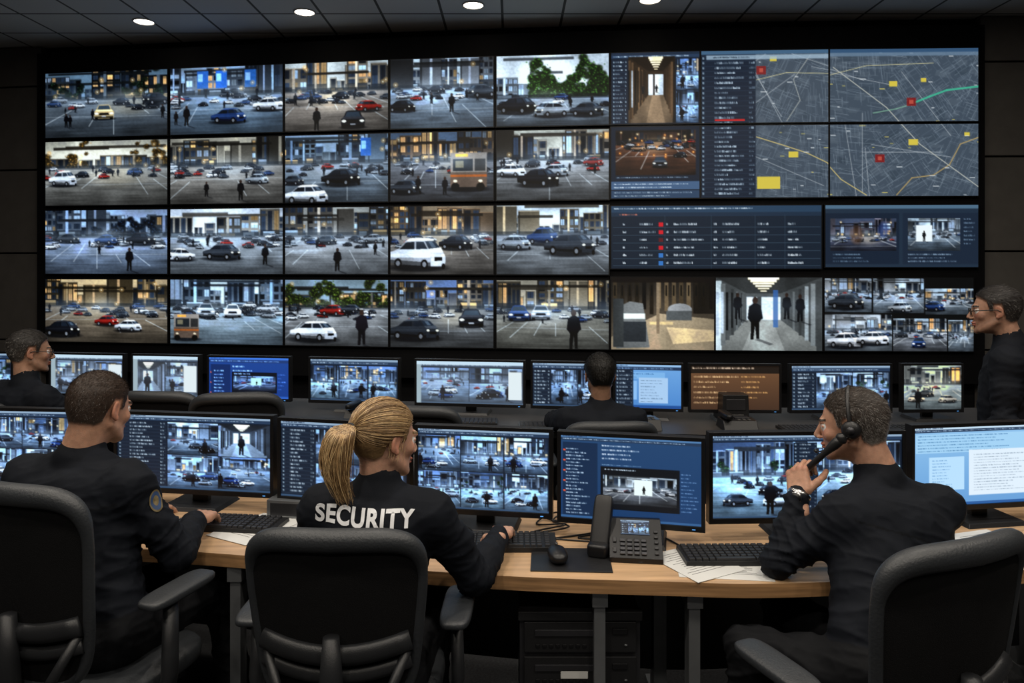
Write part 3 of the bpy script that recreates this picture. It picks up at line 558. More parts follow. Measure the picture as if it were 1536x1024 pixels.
desk('rear_control_desk',[(-4.6,4.95),(-3,4.8),(-1.5,4.55),(0,4.35),(1,4.25),(2,4.15),(3.3,4.15)],[(-4.6,5.8),(-3,5.65),(-1.5,5.4),(0,5.2),(1,5.1),(2,5.05),(3.3,5.05)],.78,.04,M['grey'],M['black'],[(-4.3,5),(-1.5,4.62),(.9,4.35),(3.1,4.25)],M['dmetal'])
# ------------------------------------------------------------------ monitors
def monitor(pL,pR,zt,zb,cv,dz):
    a=Vector((*pL,0));b=Vector((*pR,0)); w=(b-a).length; mid=(a+b)/2; rz=math.atan2(b.y-a.y,b.x-a.x); h=zt-zb
    m=MB(); bz=.014; cz=zb+h/2-dz
    m.box((0,.018,cz),(w,.03,h),M['bezel']); m.box((0,.045,cz),(w*.7,.03,h*.7),M['black'],R=None)
    for s in(-1,1): m.box((s*(w/2-bz/2),-.001,cz),(bz,.012,h),M['bezel'])
    m.box((0,-.001,zt-dz-bz/2),(w-2*bz,.012,bz),M['bezel']); m.box((0,-.001,zb-dz+.010),(w-2*bz,.012,.02),M['bezel'])
    m.box((w/2-.04,-.0075,zb-dz+.009),(.012,.002,.003),M['led'])
    m.box((0,.065,(zb-dz)/2+.07),(.07,.025,zb-dz+.14),M['black']); m.box((0,.05,.008),(.26,.19,.016),M['black'],tx=.92,ty=.9)
    o=m.build('computer_monitor',bevel=.003,loc=(mid.x,mid.y,dz),rz=rz); o['rz']=rz
    d=(b-a).normalized(); zt2=zt-bz; zb2=zb+.02
    A=a+d*bz; B=b-d*bz
    screen('screen',cv,(A.x,A.y,zt2),(B.x,B.y,zt2),(A.x,A.y,zb2),(B.x,B.y,zb2),o)
    return o
def fm(p0,s0,p1,s1,cv,zt=1.145,zb=.81,dz=DZ):
    cv.A=np.clip(cv.A*1.04,0,1); monitor(((p0-768)/s0,1100/s0),((p1-768)/s1,1100/s1),zt,zb,cv,dz)
fm(-110,345,110,352,ui_grid((-104,615,106,730),21,3,2,0))
fm(172,356,411,369,ui_grid((178,625,405,740),22,2,2,.33))
fm(417,372,616,388,ui_grid((421,635,612,745),23,2,2,.28))
fm(622,390,829,402,ui_grid((626,643,825,770),24,3,2,0))
fm(836,406,1058,424,ui_blue((842,650,1052,788),25))
cv=ui_grid((1070,652,1352,780),26,2,1,.0); uilist(cv,1190,664,1225,776,6,5); fm(1063,410,1358,405,cv)
fm(1366,392,1600,378,ui_light((1370,637,1595,768),28))
def rs(px): return np.interp(px,[0,600,1100,1445],[208,225,239,237])
RM=[(-110,20,'g'),(74,187,'w'),(197,300,'w'),(311,436,'b'),(463,600,'g'),(622,788,'w'),(796,912,'g'),(920,1025,'l'),(1033,1172,'o'),(1184,1338,'g'),(1352,1445,'x')]
for i,(a,b,t) in enumerate(RM):
    bx=(a+3,540,b-3,608)
    if t=='g': cv=ui_grid(bx,41+i,2 if i!=4 else 3,1,.25 if i>5 else 0,K=1.8)
    elif t=='w':
        cv=ui_grid(bx,41+i,2,1,.0,K=1.8); cv.A=cv.A*.75+.15; cv.rect(a+3,540,b-3,546,(.75,.85,.92)); cv.rect(b-25,556,b-6,600,(.85,.9,.92)); cv.rect(a+3,546,a+10,608,(.6,.68,.72))
    elif t=='b': cv=ui_blue(bx,40+i,K=1.8); cv.A=np.clip(cv.A*np.array([.8,1,1.35]),0,1)
    elif t=='l': cv=ui_light(bx,40+i,K=1.8); cv.A*=np.array([.75,.85,.95]); uilist(cv,a+3,548,a+30,606,6,3)
    elif t=='o':
        cv=Cv(*bx,1.8,(.32,.2,.12)); cv.grad(bx[0],540,bx[2],608,(.42,.29,.19),(.25,.17,.12)); cv.rect(bx[0],540,bx[2],552,(.1,.07,.05)); text(cv,a+8,556,b-60,602,8,(.9,.75,.55),4,.35); text(cv,b-60,556,b-10,590,8,(.85,.65,.4),6,.3); text(cv,a+6,543,b-30,550,6,(.9,.8,.7),9,.4)
    else: cv=thumb(bx,8,1.8); cv.A*=np.array([1.1,.9,.7])
    s0,s1=rs(a),rs(b); fm(a,s0,b,s1,cv,1.14,.83,.78)
# ------------------------------------------------------------------ chairs
def chair(loc,f,top=1.05,arm=.73,name='office_chair',wd=1.):
    m=MB(); P=M['chairp']; zb=.56; zc=(top+zb)/2; hh=(top-zb)/2
    def Y(x,z): v=(z-zb)/(top-zb); u=x/.25; return -.235-.07*v*v+.055*u*u-.02*math.sin(v*3.1)+ .0
    n=72
    def ol(k,t=1,g=0):
        th=2*math.pi*k/n; c,s=math.cos(th),math.sin(th); e=.42
        x=math.copysign(abs(c)**e,c)*wd; z=math.copysign(abs(s)**e,s); v=(z+1)/2
        X=x*(.195+.05*v+g)*t; Z=zc+z*(hh+g)*t; return X,Z
    for off,fl in((-.010,0),(.010,1)):
        V=[(0,Y(0,zc)+off,zc)];F=[]; ts=[.15,.3,.45,.6,.75,.88,.98]
        for t in ts:
            for k in range(n): X,Z=ol(k,t); V.append((X,Y(X,Z)+off,Z))
        for k in range(n):
            q=(k+1)%n; F.append((0,1+k,1+q) if fl else (0,1+q,1+k))
            for i in range(len(ts)-1):
                a=1+i*n; fc=(a+k,a+n+k,a+n+q,a+q); F.append(fc if fl else fc[::-1])
        m.add(V,F,M['chairf'],True)
    pts=[];rr=[]
    for k in range(n):
        X,Z=ol(k); v=(Z-zb)/(top-zb); pts.append((X,Y(X,Z),Z)); rr.append(.016+.016*max(0,(v-.8)/.2))
    m.tube(pts,rr,M['chairpad'],n=12,closed=True)
    for zz,r in((.72,.018),(.66,.013)):
        m.tube([(x,Y(x,zz)-.018,zz+.03*(x/.2)**2) for x in np.linspace(-.2,.2,13)],r,P,n=10,flat=1.6,up=(0,0,1))
    m.tube([(0,Y(0,.78)-.03,.78),(0,Y(0,.66)-.05,.66),(0,-.29,.5),(0,-.2,.42),(0,0,.41)],[.022,.032,.034,.034,.04],P,n=12)
    for s in(-1,1): m.tube([(s*.19,Y(.19,.72)-.012,.72),(s*.14,-.285,.6),(s*.05,-.27,.48)],.014,P,n=8)
    m.sup((0,.01,.475),(.25,.25,.045),.5,.45,M['chairpad']); m.box((0,0,.425),(.36,.36,.03),P)
    for s in(-1,1):
        m.tube([(s*.2,-.02,.42),(s*.29,-.02,.44),(s*.305,-.02,.52),(s*.30,-.01,arm-.03)],[.02,.022,.02,.018],P,n=10,flat=1.5,up=(0,1,0))
        m.sup((s*.30,.02,arm-.012),(.047,.135,.018),.6,.5,M['chairpad'])
    m.tube([(0,0,.42),(0,0,.3),(0,0,.12)],[.03,.028,.022],M['dmetal'],n=16)
    m.tube([(0,0,.15),(0,0,.07)],.045,P,n=16)
    for k in range(5):
        a=2*math.pi*k/5+.3; c,s=math.cos(a),math.sin(a)
        m.tube([(0.03*c,.03*s,.115),(.17*c,.17*s,.105),(.31*c,.31*s,.075)],[.028,.022,.016],P,n=8)
        for q in(-.014,.014): m.tube([(.31*c-s*q*.6,.31*s+c*q*.6,.032),(.31*c-s*q*1.8,.31*s+c*q*1.8,.032)],.032,M['black'],n=16)
    f=nrm(f); return m.build(name,loc=(loc[0],loc[1],0),rz=math.atan2(-f[0],f[1]))
chair((-.465,2.22),(.03,1),1.035)
chair((-1.32,2.33),(.3,.95),1.12,.77)
chair((.975,2.01),(-.38,.92),1.08,.72,wd=1.04)
chair((.5,4.05),(-.05,1),.93,.7)
chair((-2.85,4.25),(.3,1),1.0,.7)
chair((-1.9,4.25),(.1,1),1.05,.7)
chair((-1.5,4.15),(-.15,1),1.06,.7)
chair((-.45,4.1),(.2,1),1.0,.7)
# ------------------------------------------------------------------ SDF sculpting
def cone(a,b,ra,rb,tag=0,n=None,f=1.):
    a=np.array(a,float);b=np.array(b,float); r=max(ra,rb); ab=b-a; nn=None if n is None else nrm(n)
    if nn is not None: ab2=ab+(f-1)*ab.dot(nn)*nn
    else: ab2=ab
    L=ab2.dot(ab2)+1e-12
    def d(X,Y,Z):
        x,y,z=X-a[0],Y-a[1],Z-a[2]
        if nn is not None:
            q=(f-1)*(x*nn[0]+y*nn[1]+z*nn[2]); x=x+q*nn[0];y=y+q*nn[1];z=z+q*nn[2]
        t=np.clip((x*ab2[0]+y*ab2[1]+z*ab2[2])/L,0,1)
        return np.sqrt((x-t*ab2[0])**2+(y-t*ab2[1])**2+(z-t*ab2[2])**2)-(ra+(rb-ra)*t)
    return d,np.minimum(a,b)-r,np.maximum(a,b)+r,tag
def ell(c,r,R=None,tag=0):
    c=np.array(c,float); r=np.array(r,float); R_=np.eye(3) if R is None else np.array(R,float)
    ext=np.sqrt(((R_*r)**2).sum(1))
    def d(X,Y,Z):
        x,y,z=X-c[0],Y-c[1],Z-c[2]
        p=[(R_[0,i]*x+R_[1,i]*y+R_[2,i]*z) for i in range(3)]
        k0=np.sqrt((p[0]/r[0])**2+(p[1]/r[1])**2+(p[2]/r[2])**2); k1=np.sqrt((p[0]/r[0]**2)**2+(p[1]/r[1]**2)**2+(p[2]/r[2]**2)**2)+1e-9
        return k0*(k0-1)/k1
    return d,c-ext,c+ext,tag
def rbox(c,h,rd,R=None,tag=0):
    c=np.array(c,float); h=np.array(h,float)-rd; R_=np.eye(3) if R is None else np.array(R,float); ext=np.abs(R_)@(h+rd)
    def d(X,Y,Z):
        x,y,z=X-c[0],Y-c[1],Z-c[2]
        q=[np.abs(R_[0,i]*x+R_[1,i]*y+R_[2,i]*z)-h[i] for i in range(3)]
        return np.sqrt(sum(np.maximum(k,0)**2 for k in q))+np.minimum(np.maximum(q[0],np.maximum(q[1],q[2])),0)-rd
    return d,c-ext,c+ext,tag
def smin(a,b,k):
    h=np.clip(.5+.5*(b-a)/k,0,1); return b*(1-h)+a*h-k*h*(1-h)
def sculpt(ops,h,colfn=None):
    add=[o for o in ops if not o[2]]
    lo=np.min([o[0][1] for o in add],0)-3*h; hi=np.max([o[0][2] for o in add],0)+3*h
    ax=[np.arange(lo[i],hi[i]+h,h) for i in range(3)]; F=np.full([len(a) for a in ax],1.,np.float32)
    for (d,bl,bh,t),k,sub in ops:
        mg=k+3*h; sl=[slice(max(0,int((bl[i]-mg-lo[i])/h)),min(len(ax[i]),int((bh[i]+mg-lo[i])/h)+2)) for i in range(3)]
        if any(s.stop<=s.start for s in sl): continue
        X,Y,Z=np.meshgrid(*[ax[i][sl[i]].astype(np.float32) for i in range(3)],indexing='ij',sparse=True)
        D=d(X,Y,Z); S=F[tuple(sl)]
        F[tuple(sl)]=-smin(-S,D,k) if sub else smin(S,D,k)
    S=F<0
    cnt=sum(S[i:F.shape[0]-1+i,j:F.shape[1]-1+j,k:F.shape[2]-1+k].astype(np.int8) for i in(0,1) for j in(0,1) for k in(0,1))
    act=(cnt>0)&(cnt<8); idx=np.full(act.shape,-1,np.int64); I=np.array(np.nonzero(act)); n=I.shape[1]; idx[act]=np.arange(n)
    acc=np.zeros((n,3));c=np.zeros(n)
    cs=[(i,j,k) for i in(0,1) for j in(0,1) for k in(0,1)]
    for a in cs:
        for b in cs:
            if sum(b)-sum(a)==1 and sum(abs(np.array(a)-b))==1:
                fa=F[I[0]+a[0],I[1]+a[1],I[2]+a[2]];fb=F[I[0]+b[0],I[1]+b[1],I[2]+b[2]]; m=(fa<0)!=(fb<0)
                t=fa[m]/(fa[m]-fb[m]); acc[m]+=np.array(a)+t[:,None]*(np.array(b)-np.array(a)); c[m]+=1
    V=(I.T+acc/c[:,None])*h+lo
    FS=[]
    for axn in range(3):
        u,v=(axn+1)%3,(axn+2)%3
        s1=[slice(1,-1)]*3;s2=[slice(1,-1)]*3; s1[axn]=slice(0,-1);s2[axn]=slice(1,None)
        A=S[tuple(s1)];m=A!=S[tuple(s2)]; J=np.array(np.nonzero(m)); ins=A[m]; J[u]+=1;J[v]+=1
        def at(du,dv):
            Q=J.copy();Q[u]-=du;Q[v]-=dv; return idx[Q[0],Q[1],Q[2]]
        q=np.stack([at(1,1),at(0,1),at(0,0),at(1,0)],1); q[~ins]=q[~ins][:,::-1]; FS.append(q)
    Fq=np.concatenate(FS); Fq=Fq[(Fq>=0).all(1)]
    best=np.full(n,9.);tag=np.zeros(n,int)
    for (d,bl,bh,t),k,sub in add:
        D=d(V[:,0],V[:,1],V[:,2]); m=D<best; best[m]=D[m]; tag[m]=t
    nm=np.zeros_like(V); fn=np.cross(V[Fq[:,2]]-V[Fq[:,0]],V[Fq[:,3]]-V[Fq[:,1]])
    for i in range(4): np.add.at(nm,Fq[:,i],fn)
    nm/=np.linalg.norm(nm,axis=1)[:,None]+1e-12
    return V,Fq,tag,nm
LT=np.random.default_rng(3).random((32,32,32))
def vn(P):
    i=np.floor(P).astype(int); f=P-i; f=f*f*(3-2*f); r=0
    for a in(0,1):
        for b in(0,1):
            for c in(0,1):
                w=(f[:,0] if a else 1-f[:,0])*(f[:,1] if b else 1-f[:,1])*(f[:,2] if c else 1-f[:,2])
                r=r+w*LT[(i[:,0]+a)%32,(i[:,1]+b)%32,(i[:,2]+c)%32]
    return r
def ridged(P): return (1-np.abs(2*vn(P)-1))**3
# ------------------------------------------------------------------ people
SK1=(.40,.215,.14); JK=(.0058,.0074,.0115); PT=(.005,.0055,.007)
def make_head(root,C,hf,pitch,nb,skin,hair,res=.003,scale=1.,thick=.007,spikes=0,female=False,roll=0,grey=0,beard=0.12,neck=1.):
    hf=nrm((hf[0],hf[1],0)); yaw=math.atan2(-hf[0],hf[1])
    R=np.array((Matrix.Rotation(yaw,3,'Z')@Matrix.Rotation(roll,3,'Y')@Matrix.Rotation(pitch,3,'X')))
    C=np.array(C,float); nl=R.T@(np.array(nb)-C)/scale
    j=.92 if female else 1.
    O=[(ell((0,-.018,.035),(.077*j,.098,.085)),.02,0),(ell((0,-.052,-.002),(.06*j,.058,.06)),.02,0),(ell((0,.03,-.025),(.059*j,.066,.085)),.03,0),
       (ell((0,.036,-.075),(.05*j,.05,.036)),.02,0),(ell((0,.08,-.1),(.021*j,.016,.016)),.015,0)]
    for s in(-1,1): O+=[(ell((s*.04*j,.064,-.022),(.022,.02,.02)),.015,0),(cone((s*.056*j,.0,-.05),(s*.03*j,.07,-.094),.014,.012),.02,0)]
    O+=[(cone((-.032,.086,.022),(.032,.086,.022),.010,.010),.012,0)]
    for s in(-1,1): O+=[(ell((s*.031,.103,.002),(.017,.014,.011)),.010,1),(ell((s*.031,.079,.002),(.0125,.0125,.0125),tag=2),.002,0),(cone((s*.018,.0905,.008),(s*.044,.082,.006),.004,.003),.004,0)]
    O+=[(cone((0,.09,.012),(0,.111,-.024),.008,.010),.008,0),(ell((0,.113,-.03),(.011,.011,.009)),.006,0)]
    for s in(-1,1): O+=[(ell((s*.012,.104,-.035),(.007,.009,.006)),.004,0),(ell((s*.007,.108,-.042),(.0035,.004,.003)),.003,1)]
    O+=[(ell((0,.0935,-.058),(.022,.012,.006),tag=3),.004,0),(ell((0,.0915,-.069),(.019,.012,.007),tag=3),.004,0),(ell((0,.108,-.0635),(.02,.008,.0012)),.002,1)]
    for s in(-1,1):
        Re=np.array(Matrix.Rotation(s*.35,3,'Z')@Matrix.Rotation(-.15,3,'X'))
        O+=[(ell((s*.080*j,-.010,-.002),(.007,.019,.031),Re,tag=4),.005,0),(ell((s*.088*j,-.006,.003),(.006,.011,.018),Re),.004,1),(ell((s*.079*j,-.002,-.028),(.006,.009,.010),tag=4),.005,0)]
    O+=[(cone((0,-.03,-.04),nl,.053*j*neck,.058*j*neck),.025,0)]
    V,F,tag,N=sculpt(O,res)
    x,y,z=V.T
    col=np.zeros((len(V),3)); col[:]=skin
    mott=vn(V*60)[:,None]; col*= .9+.2*mott
    ruddy=np.exp(-(((np.abs(x)-.04)/.02)**2+((z+.02)/.025)**2+((y-.08)/.03)**2))[:,None]; col=col*(1-ruddy*.25*np.array([0,1,1]))
    col[tag==3]=np.array(skin)*np.array([.85,.55,.55]); col[tag==4]*=np.array([1.03,.85,.82])
    e=tag==2; col[e]=(.6,.58,.56); ir=e&(np.hypot(np.abs(x)-.031,z-.002)<.0058); col[ir]=(.05,.07,.08)
    br=(np.abs(z-.026)<.0045)&(np.abs(x)>.012)&(np.abs(x)<.048)&(y>.07); col[br]=np.array(hair)*.8
    zl=np.interp(y,[-.12,-.06,-.04,-.03,-.02,.012,.016,.03,.037,.06,.09],[-.052,-.062,-.05,-.0,.03,.034,.0,.0,.045,.062,.070])
    zl=zl+.004*(vn(V*90)-.5)
    mk=np.clip((z-zl)/.010,0,1); mk[(tag==4)|(tag==2)]=0; mk[(np.abs(x)>.0785*j)&(z<.03)]*=0
    st=vn(V*np.array([420,120,420]))*.6+vn(V*np.array([900,300,900]))*.4
    tn=thick*np.clip(.35+(z+.03)/.09,.3,1.25)
    V=V+N*(mk*tn*(.75+.5*st))[:,None]
    hc=np.array(hair)[None]*(.45+.8*st[:,None])
    if grey: g=np.clip((.05-z)/.08,0,1)[:,None]*grey; hc=hc*(1-g)+np.array((.14,.13,.12))*g*(.5+st[:,None])
    sm=(mk*np.clip(.75+(z-zl)/.05,0,1))[:,None]; col=col*(1-sm)+hc*sm
    if beard: b=(np.clip((-.035-z)/.02,0,1)*np.clip((y+.02)/.03,0,1)*(z>-.13)*(tag!=3))[:,None]*beard; col=col*(1-b)+np.array(hair)*b
    W=(V*scale)@R.T+C; Nw=N@R.T
    mi=(mk[F].mean(1)>.6).astype(np.int32)
    o=npmesh('head',W,F,[M['skin'],M['hair']],col,mi=mi); attach(o,root)
    if spikes:
        rg=np.random.default_rng(11); cand=np.nonzero(mk>.7)[0]; ids=rg.choice(cand,spikes)
        P=W[ids]+rg.normal(0,.001,(spikes,3)); n=Nw[ids]; back=R@np.array([0,-.5,-.75]); back2=R@np.array((0.25,-1,.0))
        zz=V[ids,2]; tdir=np.where((zz>.07)[:,None],back2,back); t=tdir-n*(tdir*n).sum(1)[:,None]; t/=np.linalg.norm(t,axis=1)[:,None]+1e-9
        dr=n*.32+t*.9+rg.normal(0,.22,n.shape); dr/=np.linalg.norm(dr,axis=1)[:,None]; sd=np.cross(dr,n); sd/=np.linalg.norm(sd,axis=1)[:,None]+1e-9
        L=(rg.uniform(.007,.014,(spikes,1)))*np.clip(.5+(zz[:,None]+.03)/.12,.4,1.3)*(thick/.007)
        P=P-n*.0012; Vs=np.concatenate([P-sd*.0005,P+sd*.0005,P+dr*L],0); k=np.arange(spikes); Fs=np.stack([k,k+spikes,k+2*spikes],1)
        cc=np.array(hair)[None]*rg.uniform(.35,1.6,(spikes,1)); 
        if grey: gg=rg.random((spikes,1))<grey*np.clip((.10-zz[:,None])/.12,.15,1); cc=np.where(gg,np.array((.24,.225,.21)),cc)
        o2=npmesh('short_hair',Vs,Fs,[M['hair']],np.concatenate([cc,cc,cc]),False); attach(o2,root)
    return R,C
def make_hand(root,wr,dirF,zn,side,skin,curl,thumb=(.6,.3),scale=1.,fingers=None):
    y=nrm(dirF); z=np.array(zn,float); z=nrm(z-y*z.dot(y)); x=np.cross(y,z); R=np.stack([x,y,z],1); s=side
    O=[(cone((0,-.06,0),(0,.01,0),.026,.026,n=(0,0,1),f=1.25),.01,0),(rbox((0,.047,0),(.04,.044,.0135),.012),.012,0),(ell((-s*.024,.03,-.008),(.017,.03,.014)),.01,0),(ell((s*.026,.03,-.006),(.014,.03,.013)),.01,0)]
    bs=[(-.030,.086,.043,.026,.021,.0098),(-.010,.091,.047,.030,.022,.0100),(.0105,.088,.043,.028,.021,.0095),(.029,.078,.034,.021,.018,.0085)]
    for i,(bx,by,l1,l2,l3,r) in enumerate(bs):
        p=np.array((s*bx,by,0.001)); c=curl[i] if hasattr(curl[0],'__len__') else curl
        a=0; spread=s*bx*3.2
        O.append((ell(p+(0,-.002,.004),(r,r,r*.9)),.006,0))
        for k,(l,ca) in enumerate(zip((l1,l2,l3),c)):
            a+=ca; d=np.array((math.sin(spread)*math.cos(a),math.cos(a)*math.cos(spread),-math.sin(a))); q=p+d*l
            O.append((cone(p,q,r*(1-.06*k),r*(.93-.08*k)),.0035,0)); p=q
    p=np.array((-s*.028,.018,-.008)); 
    for l,r0,r1,(dx,dy,dz) in((.040,.0145,.0125,(-.75,.6,-.3)),(.032,.012,.0108,(-.45,.85,-thumb[0])),(.026,.0108,.009,(-.2,.95,-thumb[1]))):
        d=nrm((dx*s,dy,dz)); q=p+d*l; O.append((cone(p,q,r0,r1),.005,0)); p=q
    V,F,tag,N=sculpt(O,.0024)
    col=np.zeros((len(V),3)); col[:]=skin; col*=.9+.2*vn(V*90)[:,None]
    kn=np.exp(-((V[:,1]-.088)/.008)**2)[:,None]*(V[:,2:3]>0); col*=1-kn*.18*np.array([.3,1,1])
    o=npmesh('hand',(V*scale)@R.T+np.array(wr),F,[M['skin']],col); attach(o,root); return o
def figure(name,J,f,head,skin=SK1,hair=(.05,.03,.02),res=.006,fold=1.,hands=(),w=1.,hw=None,jk=JK,stand=False):
    J={k:np.array(v,float) for k,v in J.items()}; f=nrm((f[0],f[1],0)); r=np.array((f[1],-f[0],0))
    root=empty(name,(float(J['pelvis'][0]),float(J['pelvis'][1]),0))
    ms=(J['shL']+J['shR'])/2; pv=J['pelvis']; axd=ms-pv; Zx=nrm(axd); X=nrm(nrm(J['shR']-J['shL'])*.7+r*.3); X=nrm(X-Zx*X.dot(Zx)); Y=np.cross(Zx,X); R=np.stack([X,Y,Zx],1)
    at=lambda t,o=0: pv+axd*t+Y*o
    O=[(ell(pv,(.172*w,.13,.12),R,1),.04,0),(ell(at(.25),(.165*w,.125,.16),R,0),.04,0),(ell(at(.5,.0),(.165*w,.122,.17),R,0),.05,0),(ell(at(.74,.005),(.178*w,.122,.17),R,0),.05,0),(ell(at(.92,-.012),(.155*w,.097,.085),R,0),.05,0)]
    for s in 'LR':
        sh,el,wr=J['sh'+s],J['el'+s],J['wr'+s]; kn,an=J['kn'+s],J['an'+s]; sg=-1 if s=='L' else 1
        O+=[(cone(at(.86,-.01),sh-Zx*.008,.092,.066,0,n=Y,f=1.1),.05,0),(cone(J['nb']-Zx*.035,sh*.85+at(.95)*.15+Zx*.006,.052,.052,0),.045,0)]
        mid=(sh+el)/2
        O+=[(cone(sh-Zx*.004,mid,.065,.058,0),.045,0),(cone(mid,el,.058,.050,0),.02,0),(cone(el,el*.55+wr*.45,.051,.046,0),.02,0),(cone(el*.55+wr*.45,wr,.046,.034,0),.02,0),(cone(wr*.93+el*.07,wr*1.02-el*.02,.036,.035,0),.006,0)]
        hp=pv+X*sg*.09+(-np.array([0,0,.02]))
        O+=[(cone(hp,kn,.09,.064,1),.04,0),(cone(kn,an,.062,.05,1),.02,0)]
        fd=nrm(np.array([(kn-hp)[0],(kn-hp)[1],0])) if not stand else f
        Rs=np.stack([np.array((fd[1],-fd[0],0)),fd,np.array((0,0,1))],1); O+=[(ell(an+fd*.055-np.array((0,0,.045)),(.045,.135,.042),Rs,2),.01,0)]
    nb=J['nb']; hd=nrm(np.array(head['C'])-nb)
    O+=[(cone(nb-hd*.03,nb+hd*.008,.071,.063,3),.02,0),(cone(nb+hd*.014,nb+hd*.09,.050,.051,0),.004,1)]
    V,F,tag,N=sculpt(O,res)
    loc=(V-pv)@R; wob=.04*np.stack([vn(V*6),vn(V*6+11),vn(V*6+23)],1); L=loc+wob
    dg1=np.stack([L[:,0]*5+L[:,2]*4,L[:,1]*4,L[:,2]*13-L[:,0]*7],1); dg2=np.stack([L[:,0]*5-L[:,2]*4,L[:,1]*4,L[:,2]*13+L[:,0]*7],1)
    df=.0075*(ridged(dg1)-.3)+.0075*(ridged(dg2+7)-.3)+.0045*(ridged(L*np.array([9,9,26])+5)-.3)+.0018*(ridged(L*np.array([26,26,48])+9)-.3)
    for s in 'LR':
        for c,rad,am in((J['el'+s],.10,.012),(J['sh'+s]*.45+J['el'+s]*.55,.13,.008),(J['wr'+s]*.8+J['el'+s]*.2,.08,.008),(J['kn'+s],.12,.006)):
            axl=nrm(J['wr'+s]-J['el'+s]) if rad!=.13 else nrm(J['el'+s]-J['sh'+s])
            sdv=np.cross(axl,(0.3,.2,1)); dd=np.linalg.norm(V-c,axis=1); u=(V-c)@axl+.35*((V-c)@sdv); ph=u*80+vn(V*9)*8; df+=am*np.exp(-(dd/rad)**2)*((1-np.abs(np.sin(ph)))**2-.35)
    hem=np.abs((V-at(.12))@Zx); df+=.006*np.exp(-(hem/.08)**2)*np.sin(((V-pv)@X)*70+vn(V*10)*5)
    nk=np.linalg.norm(V-nb,axis=1); df*=np.clip((nk-.06)/.08,0.1,1)
    df[tag==2]=0
    V=V+N*(df*fold)[:,None]
    col=np.zeros((len(V),3)); col[:]=jk; col[tag==1]=PT; col[tag==2]=(.008,.008,.008); col[tag==3]=np.array(jk)*.8
    yk=np.abs(loc[:,2]-np.linalg.norm(axd)*.80-.12*loc[:,0]**2)<.0035; col[yk&(tag==0)&(np.abs(loc[:,0])<.2)]*=.45
    o=npmesh('uniform',V,F,[M['body']],col); attach(o,root)
    Rh,Ch=make_head(root,nb=nb-hd*.03,skin=skin,hair=hair,**head)
    for hnd in hands: make_hand(root,skin=skin,**hnd)
    return root,o,V,F,Rh,Ch
# --- woman (ponytail, SECURITY jacket)
BL=(.20,.12,.052)
typ=((.25,.35,.25),(.2,.35,.25),(.25,.4,.3),(.3,.4,.3))
root,bo,V,F,Rh,Ch=figure('woman_security_officer',dict(pelvis=(-.44,2.17,.54),nb=(-.405,2.23,1.10),shL=(-.57,2.22,1.02),shR=(-.245,2.20,1.01),elL=(-.66,2.40,.82),elR=(-.115,2.285,.79),wrL=(-.50,2.62,.80),wrR=(-.050,2.52,.818),knL=(-.56,2.60,.54),knR=(-.28,2.60,.54),anL=(-.56,2.62,.09),anR=(-.28,2.62,.09)),
  (.05,1),dict(C=(-.388,2.25,1.222),hf=(.74,.67),pitch=-.16,female=True,thick=.008,scale=.98,res=.003,beard=0),skin=(.48,.27,.185),hair=BL,w=.9,res=.006,fold=.8,
  hands=[dict(wr=(-.040,2.545,.822),dirF=(.10,1,-.16),zn=(0,.15,1),side=1,curl=typ,scale=.97),dict(wr=(-.495,2.64,.80),dirF=(.2,1,-.1),zn=(0,.1,1),side=-1,curl=typ,scale=.95)])
tc=bpy.data.curves.new('t','FONT'); tc.body='SECURITY'; tc.size=.072; tc.align_x='CENTER'; tc.align_y='CENTER'; tc.offset=.0026; tc.space_character=1.08
to=link(bpy.data.objects.new('t',tc)); dg=bpy.context.evaluated_depsgraph_get(); tm=bpy.data.meshes.new_from_object(to.evaluated_get(dg)); bpy.data.objects.remove(to)
bm=bmesh.new(); bm.from_mesh(tm); bmesh.ops.triangulate(bm,faces=bm.faces)
for q in range(5):
    es=[e for e in bm.edges if e.calc_length()>.009]
    if es: bmesh.ops.subdivide_edges(bm,edges=es,cuts=1); bmesh.ops.triangulate(bm,faces=bm.faces)
bvh=BVHTree.FromPolygons([tuple(v) for v in V],[tuple(int(i) for i in q) for q in F])
wx=[v.co.x for v in bm.verts]; wd=max(wx)-min(wx); fs=.292/wd
for v in bm.verts:
    x=v.co.x*fs; z=v.co.y*fs*1.05; X=-.430+x; Z=1.026+z-.045*x
    h=bvh.ray_cast(Vector((X,1.2,Z)),Vector((0,1,0)))
    v.co=(X,(h[0].y if h[0] else 2.1)-.0035,Z)
tm2=bpy.data.meshes.new('security_lettering'); bm.to_mesh(tm2); tm2.materials.append(M['white']); lo_=link(bpy.data.objects.new('security_lettering',tm2)); attach(lo_,root)
def strands(root,name,paths,r,mats):
    for k,m in enumerate(mats):
        cu=bpy.data.curves.new(name,'CURVE'); cu.dimensions='3D'; cu.bevel_depth=r; cu.bevel_resolution=0; cu.resolution_u=1
        for p in paths[k::len(mats)]:
            sp=cu.splines.new('POLY'); sp.points.add(len(p)-1)
            for i,q in enumerate(p): sp.points[i].co=(*q,1); sp.points[i].radius=1 if i<len(p)*.7 else 1-.8*(i-len(p)*.7)/(len(p)*.3)
        cu.materials.append(m); o=link(bpy.data.objects.new(name,cu)); attach(o,root)
rg=np.random.default_rng(4); E=np.array((.0815,.108,.094))*.97; Cc=np.array((0,-.018,.035)); dT=nrm((0,-1,-.08)); paths=[]
